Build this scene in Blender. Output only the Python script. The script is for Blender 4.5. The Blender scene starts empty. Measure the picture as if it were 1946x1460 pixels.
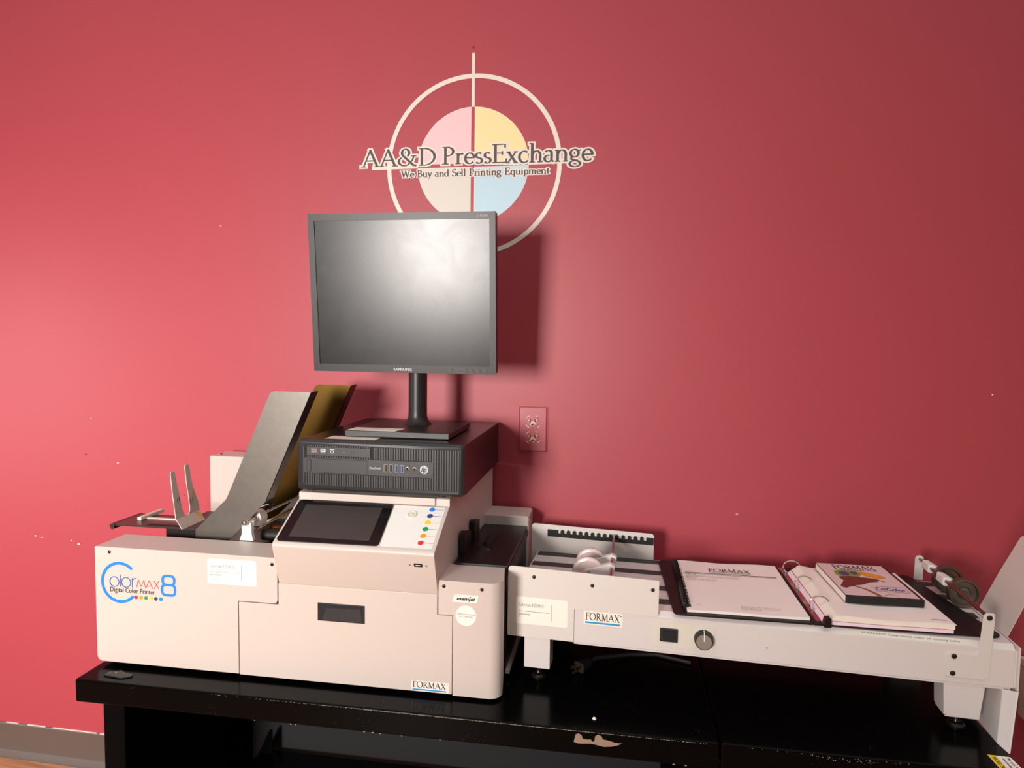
import bpy, bmesh, math, random
from mathutils import Matrix, Vector
random.seed(7)
C = bpy.context.scene.collection
SC = bpy.context.scene
PI = math.pi

# ------------------------------------------------------------------ camera
YAW, PITCH, ROLL, F_PX = 0.15332716, 0.06676236, 0.01320560, 1300.0
CAM = Vector((0.1346144, -1.6591682, 1.237))
fw = Vector((-math.sin(YAW)*math.cos(PITCH), math.cos(YAW)*math.cos(PITCH), -math.sin(PITCH)))
rt = fw.cross(Vector((0, 0, 1))).normalized(); up = rt.cross(fw)
rt2 = rt*math.cos(ROLL)+up*math.sin(ROLL); up2 = up*math.cos(ROLL)-rt*math.sin(ROLL)
cd = bpy.data.cameras.new('camera'); cam = bpy.data.objects.new('camera', cd); C.objects.link(cam)
cam.matrix_world = Matrix(((rt2.x, up2.x, -fw.x, CAM.x), (rt2.y, up2.y, -fw.y, CAM.y), (rt2.z, up2.z, -fw.z, CAM.z), (0, 0, 0, 1)))
cd.sensor_fit = 'HORIZONTAL'; cd.sensor_width = 36.0; cd.lens = 36.0*F_PX/1946.0
cd.clip_start = 0.05; cd.clip_end = 50
SC.camera = cam

# ------------------------------------------------------------------ light
w = bpy.data.worlds.new('world'); SC.world = w; w.use_nodes = True
bg = w.node_tree.nodes['Background']; bg.inputs[0].default_value = (1.0, 0.97, 0.95, 1)
_t = w.node_tree.nodes.new('ShaderNodeTexCoord'); _x = w.node_tree.nodes.new('ShaderNodeSeparateXYZ')     # overhead glow added to brighten upward faces, in place of an unseen ceiling
_m = w.node_tree.nodes.new('ShaderNodeMath'); _m.operation = 'MAXIMUM'; _m.inputs[1].default_value = 0
_p = w.node_tree.nodes.new('ShaderNodeMath'); _p.operation = 'POWER'; _p.inputs[1].default_value = 2
_a = w.node_tree.nodes.new('ShaderNodeMath'); _a.operation = 'MULTIPLY_ADD'; _a.inputs[1].default_value = 1.3; _a.inputs[2].default_value = .045
_l = w.node_tree.links.new
_l(_t.outputs['Generated'], _x.inputs[0]); _l(_x.outputs[2], _m.inputs[0]); _l(_m.outputs[0], _p.inputs[0]); _l(_p.outputs[0], _a.inputs[0]); _l(_a.outputs[0], bg.inputs[1])
def area(name, loc, tgt, sx, sy, power, col, spread=PI):
    l = bpy.data.lights.new(name, 'AREA'); l.shape = 'RECTANGLE'; l.size = sx; l.size_y = sy; l.energy = power; l.color = col; l.spread = spread
    o = bpy.data.objects.new(name, l); C.objects.link(o); o.location = loc
    o.rotation_euler = (Vector(tgt)-Vector(loc)).to_track_quat('-Z', 'Y').to_euler(); return o
area('window_daylight', (-1.08, -3.5, 1.30), (-0.97, 0, 0.82), 0.62, 0.70, 33.5, (1.0, 0.93, 0.88), math.radians(90))
area('doorway_daylight', (-2.5, -1.1, 1.05), (-1.7, 0, 0.75), 0.6, 0.9, 3.9, (1.0, 0.94, 0.92), math.radians(100))
vs = SC.view_settings
vs.view_transform = 'Standard'; vs.look = 'None'; vs.gamma = 1.0; vs.use_curve_mapping = False; vs.exposure = 0.0

# ------------------------------------------------------------------ materials
def lin(c): return tuple(((v/255)/12.92 if v/255 <= .04045 else ((v/255+.055)/1.055)**2.4) for v in c)
def mat(name, rgb, rough=.5, metal=0., coat=0., spec=.5, bump=0., bscale=200., var=0., vscale=8., coat_rough=.1, trans=0.):
    m = bpy.data.materials.new(name); m.use_nodes = True
    nt = m.node_tree; b = nt.nodes['Principled BSDF']; c = lin(rgb)
    b.inputs['Base Color'].default_value = (*c, 1); b.inputs['Roughness'].default_value = rough
    b.inputs['Metallic'].default_value = metal; b.inputs['Coat Weight'].default_value = coat
    b.inputs['Coat Roughness'].default_value = coat_rough; b.inputs['Specular IOR Level'].default_value = spec
    b.inputs['Transmission Weight'].default_value = trans
    tc = nt.nodes.new('ShaderNodeTexCoord')
    if bump:
        n = nt.nodes.new('ShaderNodeTexNoise'); n.inputs['Scale'].default_value = bscale; n.inputs['Detail'].default_value = 3
        nt.links.new(tc.outputs['Object'], n.inputs['Vector'])
        bp = nt.nodes.new('ShaderNodeBump'); bp.inputs['Strength'].default_value = bump; bp.inputs['Distance'].default_value = .001
        nt.links.new(n.outputs['Fac'], bp.inputs['Height']); nt.links.new(bp.outputs['Normal'], b.inputs['Normal'])
    if var:
        n = nt.nodes.new('ShaderNodeTexNoise'); n.inputs['Scale'].default_value = vscale; n.inputs['Detail'].default_value = 5
        nt.links.new(tc.outputs['Object'], n.inputs['Vector'])
        mx = nt.nodes.new('ShaderNodeMix'); mx.data_type = 'RGBA'
        mx.inputs[6].default_value = (*[v*(1-var) for v in c], 1); mx.inputs[7].default_value = (*[min(1, v*(1+var)) for v in c], 1)
        nt.links.new(n.outputs['Fac'], mx.inputs[0]); nt.links.new(mx.outputs[2], b.inputs['Base Color'])
    return m
def specks(m, rgb, scale, thr, strength=1.0):
    """small flecks of dust or wear mixed over a material's colour"""
    nt = m.node_tree; b = nt.nodes['Principled BSDF']
    tc = nt.nodes.new('ShaderNodeTexCoord'); v = nt.nodes.new('ShaderNodeTexVoronoi'); v.inputs['Scale'].default_value = scale
    nt.links.new(tc.outputs['Object'], v.inputs['Vector'])
    n = nt.nodes.new('ShaderNodeTexNoise'); n.inputs['Scale'].default_value = scale*.06; n.inputs['Detail'].default_value = 4
    nt.links.new(tc.outputs['Object'], n.inputs['Vector'])
    th = nt.nodes.new('ShaderNodeMapRange'); th.inputs[1].default_value = .45; th.inputs[2].default_value = .75; th.inputs[3].default_value = 0; th.inputs[4].default_value = thr*2
    nt.links.new(n.outputs['Fac'], th.inputs[0])
    lt = nt.nodes.new('ShaderNodeMath'); lt.operation = 'LESS_THAN'
    nt.links.new(v.outputs['Distance'], lt.inputs[0]); nt.links.new(th.outputs[0], lt.inputs[1])
    ml = nt.nodes.new('ShaderNodeMath'); ml.operation = 'MULTIPLY'; ml.inputs[1].default_value = strength
    nt.links.new(lt.outputs[0], ml.inputs[0])
    mx = nt.nodes.new('ShaderNodeMix'); mx.data_type = 'RGBA'; mx.inputs[7].default_value = (*lin(rgb), 1)
    old = b.inputs['Base Color'].links
    if old: nt.links.new(old[0].from_socket, mx.inputs[6])
    else: mx.inputs[6].default_value = b.inputs['Base Color'].default_value[:]
    nt.links.new(ml.outputs[0], mx.inputs[0]); nt.links.new(mx.outputs[2], b.inputs['Base Color'])
    return m
MT = {}
MT['wall'] = mat('red_wall_paint', (182, 70, 81), .46, bump=.05, bscale=200, spec=.48, var=.03, vscale=3)
MT['paintedplate'] = mat('red_painted_plate', (178, 70, 80), .35, bump=.1, bscale=300)
MT['cream'] = mat('cream_powder_coat', (206, 192, 183), .42, bump=.06, bscale=900)
MT['lilac'] = mat('pale_grey_powder_coat', (222, 213, 209), .4, bump=.05, bscale=900)
MT['lilac2'] = mat('pale_grey_plate', (222, 214, 207), .42)
MT['bench'] = specks(mat('black_bench_enamel', (4, 4, 4), .18, spec=.08, bump=.03, bscale=60), (120, 110, 100), 260, .075, .6)
MT['benchdark'] = mat('black_bench_frame', (3, 3, 4), .5, spec=.05)
MT['benchback'] = mat('black_panel_lit', (30, 29, 32), .6)  # black panel, its colour lightened to paint in the light it catches
MT['worn'] = mat('bare_worn_metal', (150, 125, 108), .6)
MT['dust'] = mat('dusty_edge', (150, 138, 125), .8)
MT['black'] = mat('black_plastic', (17, 16, 18), .4, bump=.05, bscale=600)
MT['deckblack'] = mat('black_deck_enamel', (22, 17, 18), .38)
MT['pcfront'] = mat('charcoal_plastic', (36, 36, 38), .42, bump=.05, bscale=700)
MT['pcdark'] = mat('dark_groove', (9, 9, 10), .7)
MT['pccase'] = mat('black_painted_steel', (20, 16, 18), .3, spec=.5)
MT['bezel'] = mat('monitor_bezel', (36, 34, 34), .4, bump=.02, bscale=900)
MT['screen'] = mat('matte_screen', (16, 16, 16), .265, spec=.46, var=.15, vscale=9)
MT['glass'] = mat('touch_glass', (16, 10, 11), .12, spec=.45)
MT['lcd'] = mat('dark_lcd', (58, 50, 48), .25, var=.06, vscale=25)
MT['steel'] = mat('brushed_steel', (114, 109, 103), .4, metal=.95, var=.12, vscale=60)
MT['steel2'] = mat('bracket_steel', (226, 219, 206), .45, metal=.15, var=.06, vscale=40)
MT['brass'] = mat('reflection_tinted_steel', (124, 94, 46), .22, metal=1., var=.15, vscale=20)  # plain steel with the warm room's reflection painted into its colour
MT['chrome'] = mat('chrome', (215, 212, 208), .15, metal=1.)
MT['darksteel'] = mat('dark_tray_steel', (98, 78, 76), .35, metal=.8, var=.1, vscale=30)
MT['white'] = mat('white_plastic', (236, 232, 226), .4)
MT['wheelwhite'] = mat('milky_wheel', (225, 205, 200), .22, coat=.4)
MT['wheelgrey'] = mat('metal_wheel', (120, 112, 100), .3, metal=.85, var=.25, vscale=60)
MT['rod'] = mat('polished_rod', (150, 120, 112), .25, metal=1.)
MT['belt'] = mat('grey_rubber_belt', (66, 58, 56), .7)
MT['rubber'] = mat('black_rubber', (24, 23, 23), .55)
MT['screw'] = mat('dark_screw', (52, 48, 44), .3, metal=.8)
MT['ink'] = mat('black_ink', (24, 22, 24), .7)
MT['ink2'] = mat('grey_ink', (128, 120, 112), .7)
MT['silver'] = mat('silver_print', (190, 190, 190), .45)
MT['label'] = mat('white_label_paper', (248, 241, 228), .5)
MT['vinyl'] = mat('white_vinyl', (246, 232, 222), .5)
MT['letter'] = mat('brown_grey_vinyl', (84, 74, 70), .55)
MT['pink'] = mat('pink_vinyl', (252, 208, 212), .5)
MT['yellowv'] = mat('yellow_vinyl', (253, 234, 172), .5)
MT['greyv'] = mat('light_grey_vinyl', (232, 222, 210), .5)
MT['bluev'] = mat('light_blue_vinyl', (198, 228, 240), .5)
MT['midblue'] = mat('mid_blue_print', (38, 92, 178), .5)
MT['blue'] = mat('blue_print', (18, 128, 226), .5)
MT['navy'] = mat('navy_print', (36, 52, 132), .5)
MT['yellow'] = mat('yellow_print', (250, 208, 20), .5)
MT['green'] = mat('green_print', (10, 146, 82), .5)
MT['orange'] = mat('orange_print', (250, 156, 24), .5)
MT['red'] = mat('red_print', (232, 40, 36), .5)
MT['fblue'] = mat('cyan_print', (40, 150, 210), .5)
MT['usbblue'] = mat('blue_port', (50, 100, 190), .4)
MT['paper'] = mat('paper', (250, 238, 230), .75, var=.02, vscale=4)
MT['paperedge'] = mat('paper_edge', (246, 236, 222), .8)
MT['paperpink'] = mat('pink_tinted_pages', (240, 222, 232), .8)
MT['tabred'] = mat('red_divider', (205, 70, 90), .7)
MT['vinylblack'] = mat('black_binder_vinyl', (24, 18, 18), .5, spec=.3, bump=.05, bscale=400)
MT['dvdblack'] = mat('black_case_plastic', (18, 17, 18), .3)
MT['dvdpaper'] = mat('case_sleeve', (238, 220, 216), .18, coat=.5)
MT['panel'] = mat('ivory_control_panel', (222, 216, 202), .45)
MT['knobtop'] = mat('grey_knob_cap', (150, 142, 132), .35, metal=.3)
MT['baseboard'] = mat('taupe_vinyl_base', (100, 87, 80), .38, var=.08, vscale=5)
MT['beige'] = mat('beige_cabinet', (190, 176, 150), .5)
MT['wood'] = mat('wood_plank_floor', (150, 98, 62), .4)
MT['brown'] = mat('chameleon_brown', (120, 52, 44), .5)
MT['purple'] = mat('chameleon_purple', (86, 62, 120), .5)
MT['olive'] = mat('chameleon_green', (130, 148, 60), .5)
MT['amber'] = mat('chameleon_amber', (222, 150, 60), .5)
MT['branch'] = mat('branch_brown', (150, 96, 60), .5)
MT['brassprong'] = mat('brass_prong', (190, 150, 90), .3, metal=1.)
MT['receptacle'] = mat('ivory_receptacle', (226, 206, 176), .4)
# smudged screen: the wiped patches are a little rougher
_n = MT['screen'].node_tree; _b = _n.nodes['Principled BSDF']; _c = _n.nodes.new('ShaderNodeTexCoord'); _z = _n.nodes.new('ShaderNodeTexNoise')
_z.inputs['Scale'].default_value = 14; _z.inputs['Detail'].default_value = 6; _z.inputs['Distortion'].default_value = 1.5
_r = _n.nodes.new('ShaderNodeMapRange'); _r.inputs[1].default_value = .35; _r.inputs[2].default_value = .7; _r.inputs[3].default_value = .264; _r.inputs[4].default_value = .281
_n.links.new(_c.outputs['Object'], _z.inputs['Vector']); _n.links.new(_z.outputs['Fac'], _r.inputs[0]); _n.links.new(_r.outputs[0], _b.inputs['Roughness'])
# wood planks
nt = MT['wood'].node_tree; b = nt.nodes['Principled BSDF']
tc = nt.nodes.new('ShaderNodeTexCoord'); mp = nt.nodes.new('ShaderNodeMapping'); mp.inputs['Rotation'].default_value = (0, 0, .1)
nt.links.new(tc.outputs['Object'], mp.inputs['Vector'])
br = nt.nodes.new('ShaderNodeTexBrick'); br.inputs['Scale'].default_value = 1.0; br.inputs['Brick Width'].default_value = .9; br.inputs['Row Height'].default_value = .12
br.inputs['Mortar Size'].default_value = .0012; br.inputs['Color1'].default_value = (*lin((226, 164, 124)), 1); br.inputs['Color2'].default_value = (*lin((200, 138, 98)), 1); br.inputs['Mortar'].default_value = (*lin((50, 30, 20)), 1)
nt.links.new(mp.outputs[0], br.inputs['Vector'])
mp2 = nt.nodes.new('ShaderNodeMapping'); mp2.inputs['Scale'].default_value = (4, 60, 1); nt.links.new(mp.outputs[0], mp2.inputs['Vector'])
nz = nt.nodes.new('ShaderNodeTexNoise'); nz.inputs['Scale'].default_value = 1.0; nz.inputs['Detail'].default_value = 6; nt.links.new(mp2.outputs[0], nz.inputs['Vector'])
mx = nt.nodes.new('ShaderNodeMix'); mx.data_type = 'RGBA'; mx.blend_type = 'MULTIPLY'; mx.inputs[0].default_value = .7
rp = nt.nodes.new('ShaderNodeMapRange'); rp.inputs[1].default_value = .3; rp.inputs[2].default_value = .7; rp.inputs[3].default_value = .45; rp.inputs[4].default_value = 1.25
nt.links.new(nz.outputs['Fac'], rp.inputs[0]); nt.links.new(br.outputs['Color'], mx.inputs[6]); nt.links.new(rp.outputs[0], mx.inputs[7]); nt.links.new(mx.outputs[2], b.inputs['Base Color'])

# ------------------------------------------------------------------ builders
FR = Matrix.Identity(4)
WALL = Matrix.Rotation(-0.0155571, 4, 'Z')
CONV = Matrix.Translation((-.06, -.385, 0)) @ Matrix.Rotation(-.058, 4, 'Z')
ROOT = {}
def setframe(m):
    global FR
    FR = m
def thing(name, label, cat, loc, rotz=0., group=None):
    o = bpy.data.objects.new(name, None); C.objects.link(o); o.empty_display_size = .05
    o.matrix_world = FR @ Matrix.Translation(loc) @ Matrix.Rotation(rotz, 4, 'Z')
    o['label'] = label; o['category'] = cat
    if group: o['group'] = group
    ROOT[o.name] = o.matrix_world.copy(); return o
def root_of(o):
    while o.parent: o = o.parent
    return o
class M:
    def __init__(s): s.b = bmesh.new()
    def box(s, x0, x1, y0, y1, z0, z1):
        v = [s.b.verts.new((x, y, z)) for z in (z0, z1) for y in (y0, y1) for x in (x0, x1)]
        for f in ((0, 2, 3, 1), (4, 5, 7, 6), (0, 1, 5, 4), (2, 6, 7, 3), (0, 4, 6, 2), (1, 3, 7, 5)): s.b.faces.new([v[i] for i in f])
        return s
    def prism(s, pts, ax, a, b, pts2=None):
        mk = {'x': lambda p, k: (k, p[0], p[1]), 'y': lambda p, k: (p[0], k, p[1]), 'z': lambda p, k: (p[0], p[1], k)}[ax]
        A = [s.b.verts.new(mk(p, a)) for p in pts]; B = [s.b.verts.new(mk(p, b)) for p in (pts2 or pts)]
        s.b.faces.new(A); s.b.faces.new(B[::-1]); n = len(A)
        for i in range(n): s.b.faces.new((A[i], B[i], B[(i+1) % n], A[(i+1) % n]))
        return s
    def lathe(s, prof, o, d, n=28):
        o = Vector(o); d = Vector(d).normalized(); u = d.orthogonal().normalized(); v = d.cross(u); rings = []
        for r, h in prof:
            if r < 1e-6: rings.append([s.b.verts.new(o+d*h)])
            else: rings.append([s.b.verts.new(o+d*h+(u*math.cos(2*PI*i/n)+v*math.sin(2*PI*i/n))*r) for i in range(n)])
        for A, B in zip(rings, rings[1:]):
            if len(A) == 1 and len(B) == 1: continue
            for i in range(n):
                j = (i+1) % n
                if len(A) == 1: s.b.faces.new((A[0], B[j], B[i]))
                elif len(B) == 1: s.b.faces.new((A[i], A[j], B[0]))
                else: s.b.faces.new((A[i], A[j], B[j], B[i]))
        return s
    def cyl(s, p, q, r, n=20, r2=None):
        p = Vector(p); q = Vector(q); L = (q-p).length
        return s.lathe([(0, 0), (r, 0), (r if r2 is None else r2, L), (0, L)], p, q-p, n)
    def tube(s, pts, r, n=10):
        P = [Vector(p) for p in pts]; rings = []; u = None
        for i, p in enumerate(P):
            t = (P[min(i+1, len(P)-1)]-P[max(i-1, 0)]).normalized()
            u = t.orthogonal().normalized() if u is None else (u-t*u.dot(t)).normalized()
            v = t.cross(u); rings.append([s.b.verts.new(p+(u*math.cos(2*PI*k/n)+v*math.sin(2*PI*k/n))*r) for k in range(n)])
        for A, B in zip(rings, rings[1:]):
            for i in range(n): s.b.faces.new((A[i], A[(i+1) % n], B[(i+1) % n], B[i]))
        s.b.faces.new(rings[0][::-1]); s.b.faces.new(rings[-1]); return s
    def poly(s, pts): s.b.faces.new([s.b.verts.new(p) for p in pts]); return s
    def hexa(s, lo, hi):
        """block from a lower and an upper quad"""
        A = [s.b.verts.new(p) for p in lo]; B = [s.b.verts.new(p) for p in hi]
        s.b.faces.new(A[::-1]); s.b.faces.new(B)
        for i in range(4): s.b.faces.new((A[i], A[(i+1) % 4], B[(i+1) % 4], B[i]))
        return s
    def build(s, name, m, parent=None, bevel=0., seg=3, ang=32, label=None, stuff=False, fix=True):
        if fix: bmesh.ops.recalc_face_normals(s.b, faces=s.b.faces[:])
        me = bpy.data.meshes.new(name); s.b.to_mesh(me); s.b.free()
        T = FR.copy()
        o = bpy.data.objects.new(name, me); C.objects.link(o)
        if parent is not None:
            T = ROOT.get(root_of(parent).name, Matrix.Identity(4)).inverted() @ T; o.parent = parent
        me.transform(T); me.materials.append(MT[m] if isinstance(m, str) else m)
        for p in me.polygons: p.use_smooth = True
        me.set_sharp_from_angle(angle=math.radians(ang))
        if bevel:
            bv = o.modifiers.new('bevel', 'BEVEL'); bv.width = bevel; bv.segments = seg; bv.limit_method = 'ANGLE'; bv.angle_limit = math.radians(40); bv.harden_normals = True
        if label: o['label'] = label
        if stuff: o['kind'] = 'stuff'
        return o
def single(o, label, cat, group=None):
    """a top-level thing that is one mesh"""
    o['label'] = label; o['category'] = cat
    if group: o['group'] = group
    return o
def rpoly(pts, r, n=6):
    """polygon with rounded corners; r is one radius or a list"""
    out = []; N = len(pts); R = r if isinstance(r, (list, tuple)) else [r]*N
    for i in range(N):
        p = Vector(pts[i]); a = Vector(pts[i-1]); c = Vector(pts[(i+1) % N]); q = R[i]
        if q <= 0: out.append(tuple(p)); continue
        u = (a-p).normalized(); v = (c-p).normalized(); ang = u.angle(v)
        d = min(q/math.tan(ang/2), .49*(a-p).length, .49*(c-p).length); q2 = d*math.tan(ang/2)
        cc = p+(u+v).normalized()*(q2/math.sin(ang/2)); s0 = p+u*d-cc; s1 = p+v*d-cc
        a0 = math.atan2(s0.y, s0.x); da = math.atan2(s1.y, s1.x)-a0
        while da > PI: da -= 2*PI
        while da < -PI: da += 2*PI
        for k in range(n+1): out.append((cc.x+q2*math.cos(a0+da*k/n), cc.y+q2*math.sin(a0+da*k/n)))
    return out
def rrect(x0, x1, y0, y1, r, n=6): return rpoly([(x0, y0), (x1, y0), (x1, y1), (x0, y1)], r, n)
class Pl:
    """a plane on which flat print and labels lie: origin, right, up"""
    def __init__(s, o, r, u): s.o = Vector(o); s.r = Vector(r).normalized(); s.u = Vector(u).normalized(); s.n = s.r.cross(s.u)
    def at(s, x, y, h=0.): return s.o+s.r*x+s.u*y+s.n*h
def flat(pl, polys, h, name, m, parent, thick=0., lv=None, **k):
    q = M(); h0 = h
    for ip, P in enumerate(polys):
        if not thick: h = h0+(lv[ip] if lv else ip % 24)*1.6e-5      # strokes that cross lie one over the other
        if thick:
            A = [q.b.verts.new(pl.at(x, y, h)) for x, y in P]; B = [q.b.verts.new(pl.at(x, y, h-thick)) for x, y in P]; n = len(P)
            q.b.faces.new(A); q.b.faces.new(B[::-1])
            for i in range(n): q.b.faces.new((A[i], B[i], B[(i+1) % n], A[(i+1) % n]))
        else: q.poly([pl.at(x, y, h) for x, y in P])
    return q.build(name, m, parent, fix=bool(thick), **k)
def arc(cx, cy, rx, ry, a0, a1, n=18): return [(cx+rx*math.cos(math.radians(a0+(a1-a0)*i/n)), cy+ry*math.sin(math.radians(a0+(a1-a0)*i/n))) for i in range(n+1)]
def disc(cx, cy, r, n=32): return arc(cx, cy, r, r, 0, 360, n)[:-1]
def ribbon(pts, wd, cap=0., closed=False):
    """quads following a path; wd = width or a list of widths"""
    P = [Vector(p) for p in pts]; n = len(P); L = []; Rr = []
    W = wd if isinstance(wd, (list, tuple)) else [wd]*n
    for i, p in enumerate(P):
        if closed: t = (P[(i+1) % n]-P[i-1]).normalized()
        else: t = (P[min(i+1, n-1)]-P[max(i-1, 0)]).normalized()
        q = p.copy()
        if not closed and cap: q = p-t*cap if i == 0 else (p+t*cap if i == n-1 else p)
        no = Vector((-t.y, t.x))*W[i]*.5; L.append(q+no); Rr.append(q-no)
    out = []
    for i in range(n if closed else n-1):
        j = (i+1) % n; out.append([tuple(Rr[i]), tuple(Rr[j]), tuple(L[j]), tuple(L[i])])
    return out

# serif stroke letters: cap height 1, x height .62 ; a stroke is (points, weight) weight 'p' = pen, 't' thin, 'k' thick
def V(x, a=0., b=1.): return ([(x, a), (x, b)], 'k')
def S(x, y, hw=.16): return ([(x-hw, y), (x+hw, y)], 's')
GL = {
 'A': (.86, [([(.10, .02), (.43, 1.0)], 't'), ([(.41, 1.0), (.76, .02)], 'k'), ([(.22, .36), (.62, .36)], 't'), S(.10, .02, .13), S(.76, .02, .15)]),
 'D': (.90, [V(.2), (arc(.30, .5, .50, .48, -90, 90), 'p'), ([(.06, .02), (.32, .02)], 's'), ([(.06, .98), (.32, .98)], 's')]),
 'P': (.66, [V(.2), (arc(.28, .73, .29, .25, -90, 90), 'p'), ([(.06, .98), (.28, .98)], 's'), ([(.2, .48), (.28, .48)], 's'), S(.2, .02)]),
 'E': (.74, [V(.2), ([(.06, .98), (.62, .98)], 's'), ([(.06, .02), (.66, .02)], 's'), ([(.2, .52), (.5, .52)], 's'), ([(.62, .99), (.62, .80)], 't'), ([(.66, .01), (.69, .22)], 't'), ([(.5, .62), (.5, .42)], 't')]),
 'B': (.70, [V(.2), (arc(.28, .76, .26, .22, -90, 90), 'p'), (arc(.28, .28, .33, .26, -90, 90), 'p'), ([(.06, .98), (.28, .98)], 's'), ([(.2, .54), (.28, .54)], 's'), ([(.06, .02), (.28, .02)], 's')]),
 'F': (.64, [V(.2), ([(.06, .98), (.58, .98)], 's'), ([(.2, .52), (.48, .52)], 's'), ([(.58, .99), (.58, .80)], 't'), ([(.48, .62), (.48, .42)], 't'), S(.2, .02)]),
 'O': (.96, [(arc(.48, .5, .41, .49, 0, 360, 36), 'p')]),
 'R': (.78, [V(.2), (arc(.28, .74, .28, .24, -90, 90), 'p'), ([(.06, .98), (.28, .98)], 's'), ([(.2, .5), (.28, .5)], 's'), S(.2, .02), ([(.36, .5), (.72, .02)], 'k'), S(.72, .02, .08)]),
 'M': (1.06, [([(.18, .02), (.22, .98)], 't'), ([(.22, .98), (.54, .05)], 'k'), ([(.54, .05), (.86, .98)], 't'), ([(.86, .98), (.90, .02)], 'k'), S(.18, .02, .12), S(.90, .02, .14), S(.18, .98, .09), S(.9, .98, .08)]),
 'X': (.86, [([(.14, .98), (.72, .02)], 'k'), ([(.12, .02), (.72, .98)], 't'), S(.16, .98, .14), S(.72, .98, .12), S(.13, .02, .12), S(.72, .02, .14)]),
 'W': (1.12, [([(.1, .98), (.34, .02)], 'k'), ([(.34, .02), (.56, .9)], 't'), ([(.56, .9), (.78, .02)], 'k'), ([(.78, .02), (1.02, .98)], 't'), S(.1, .98, .14), S(1.02, .98, .12), S(.54, .98, .1)]),
 'S': (.58, [(arc(.29, .74, .20, .24, 30, 250, 16)+arc(.28, .27, .23, .25, 80, -150, 18), 'p'), ([(.47, .98), (.47, .78)], 't'), ([(.06, .02), (.06, .24)], 't')]),
 '&': (.98, [(arc(.40, .76, .17, .22, -60, 240, 20), 'p'), ([(.30, .58), (.78, .04), (.92, .02)], 'k'), (arc(.36, .27, .28, .25, 120, 300, 16), 'p'), ([(.50, .06), (.72, .32), (.80, .58)], 't'), S(.80, .58, .13)]),
 'a': (.50, [(arc(.23, .43, .16, .18, 150, 30, 10)+[(.37, .3), (.37, .08), (.46, .02)], 'p'), (arc(.22, .18, .16, .17, 70, 340, 14), 'p')]),
 'c': (.50, [(arc(.28, .31, .22, .30, 50, 320, 22), 'p')]),
 'd': (.60, [(arc(.27, .31, .21, .30, 30, 330, 22), 'p'), V(.46, .02, 1.02), S(.40, 1.0, .07), S(.52, .02, .07)]),
 'e': (.50, [(arc(.27, .31, .21, .30, 0, 320, 24), 'p'), ([(.06, .34), (.48, .34)], 't')]),
 'g': (.56, [(arc(.25, .42, .18, .20, 0, 360, 22), 'p'), ([(.38, .56), (.54, .58)], 's'), ([(.14, .26), (.10, .12), (.22, .06), (.40, .04)], 'p'), (arc(.27, -.13, .23, .16, 70, 430, 24), 'p')]),
 'h': (.64, [V(.14, 0, 1.02), (arc(.33, .38, .17, .23, 170, 0, 12)+[(.5, .02)], 'p'), S(.08, 1.0, .07), S(.14, .02, .12), S(.5, .02, .12)]),
 'i': (.30, [V(.14, 0, .62), S(.09, .6, .07), S(.14, .02, .12), ([(.14, .82), (.14, .92)], 'k')]),
 'l': (.30, [V(.14, 0, 1.02), S(.09, 1.0, .07), S(.14, .02, .12)]),
 'm': (.94, [V(.14, 0, .62), (arc(.31, .38, .15, .23, 170, 0, 12)+[(.46, .02)], 'p'), (arc(.63, .38, .15, .23, 170, 0, 12)+[(.78, .02)], 'p'), S(.09, .6, .07), S(.14, .02, .1), S(.46, .02, .1), S(.78, .02, .1)]),
 'n': (.64, [V(.14, 0, .62), (arc(.33, .38, .17, .23, 170, 0, 12)+[(.5, .02)], 'p'), S(.09, .6, .07), S(.14, .02, .12), S(.5, .02, .12)]),
 'p': (.58, [V(.14, -.28, .62), (arc(.31, .31, .20, .30, 150, -150, 22), 'p'), S(.09, .6, .07), S(.14, -.27, .13)]),
 'q': (.60, [V(.46, -.28, .6), (arc(.27, .31, .21, .30, 30, 330, 22), 'p'), S(.46, -.27, .13)]),
 'r': (.42, [V(.14, 0, .62), ([(.14, .42), (.22, .56), (.34, .60)], 'p'), ([(.31, .60), (.37, .54)], 'k'), S(.09, .6, .07), S(.15, .02, .13)]),
 's': (.40, [(arc(.20, .46, .13, .14, 40, 250, 14)+arc(.20, .16, .14, .15, 75, -150, 14), 'p')]),
 't': (.36, [([(.16, .80), (.16, .12), (.22, .02), (.34, .05)], 'p'), ([(.04, .6), (.32, .6)], 's')]),
 'u': (.62, [([(.12, .6), (.12, .2)]+arc(.29, .19, .17, .17, 180, 350, 12), 'p'), V(.46, .02, .62), S(.08, .6, .07), S(.42, .6, .07), S(.52, .02, .07)]),
 'x': (.54, [([(.10, .6), (.44, .02)], 'k'), ([(.08, .02), (.44, .6)], 't'), S(.1, .6, .1), S(.44, .6, .09), S(.08, .02, .09), S(.44, .02, .1)]),
 'y': (.54, [([(.08, .6), (.28, .04)], 'k'), ([(.46, .6), (.24, -.1), (.1, -.26)], 't'), S(.1, .6, .1), S(.46, .6, .09)]),
 ' ': (.34, []),
}
LV = []
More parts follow.
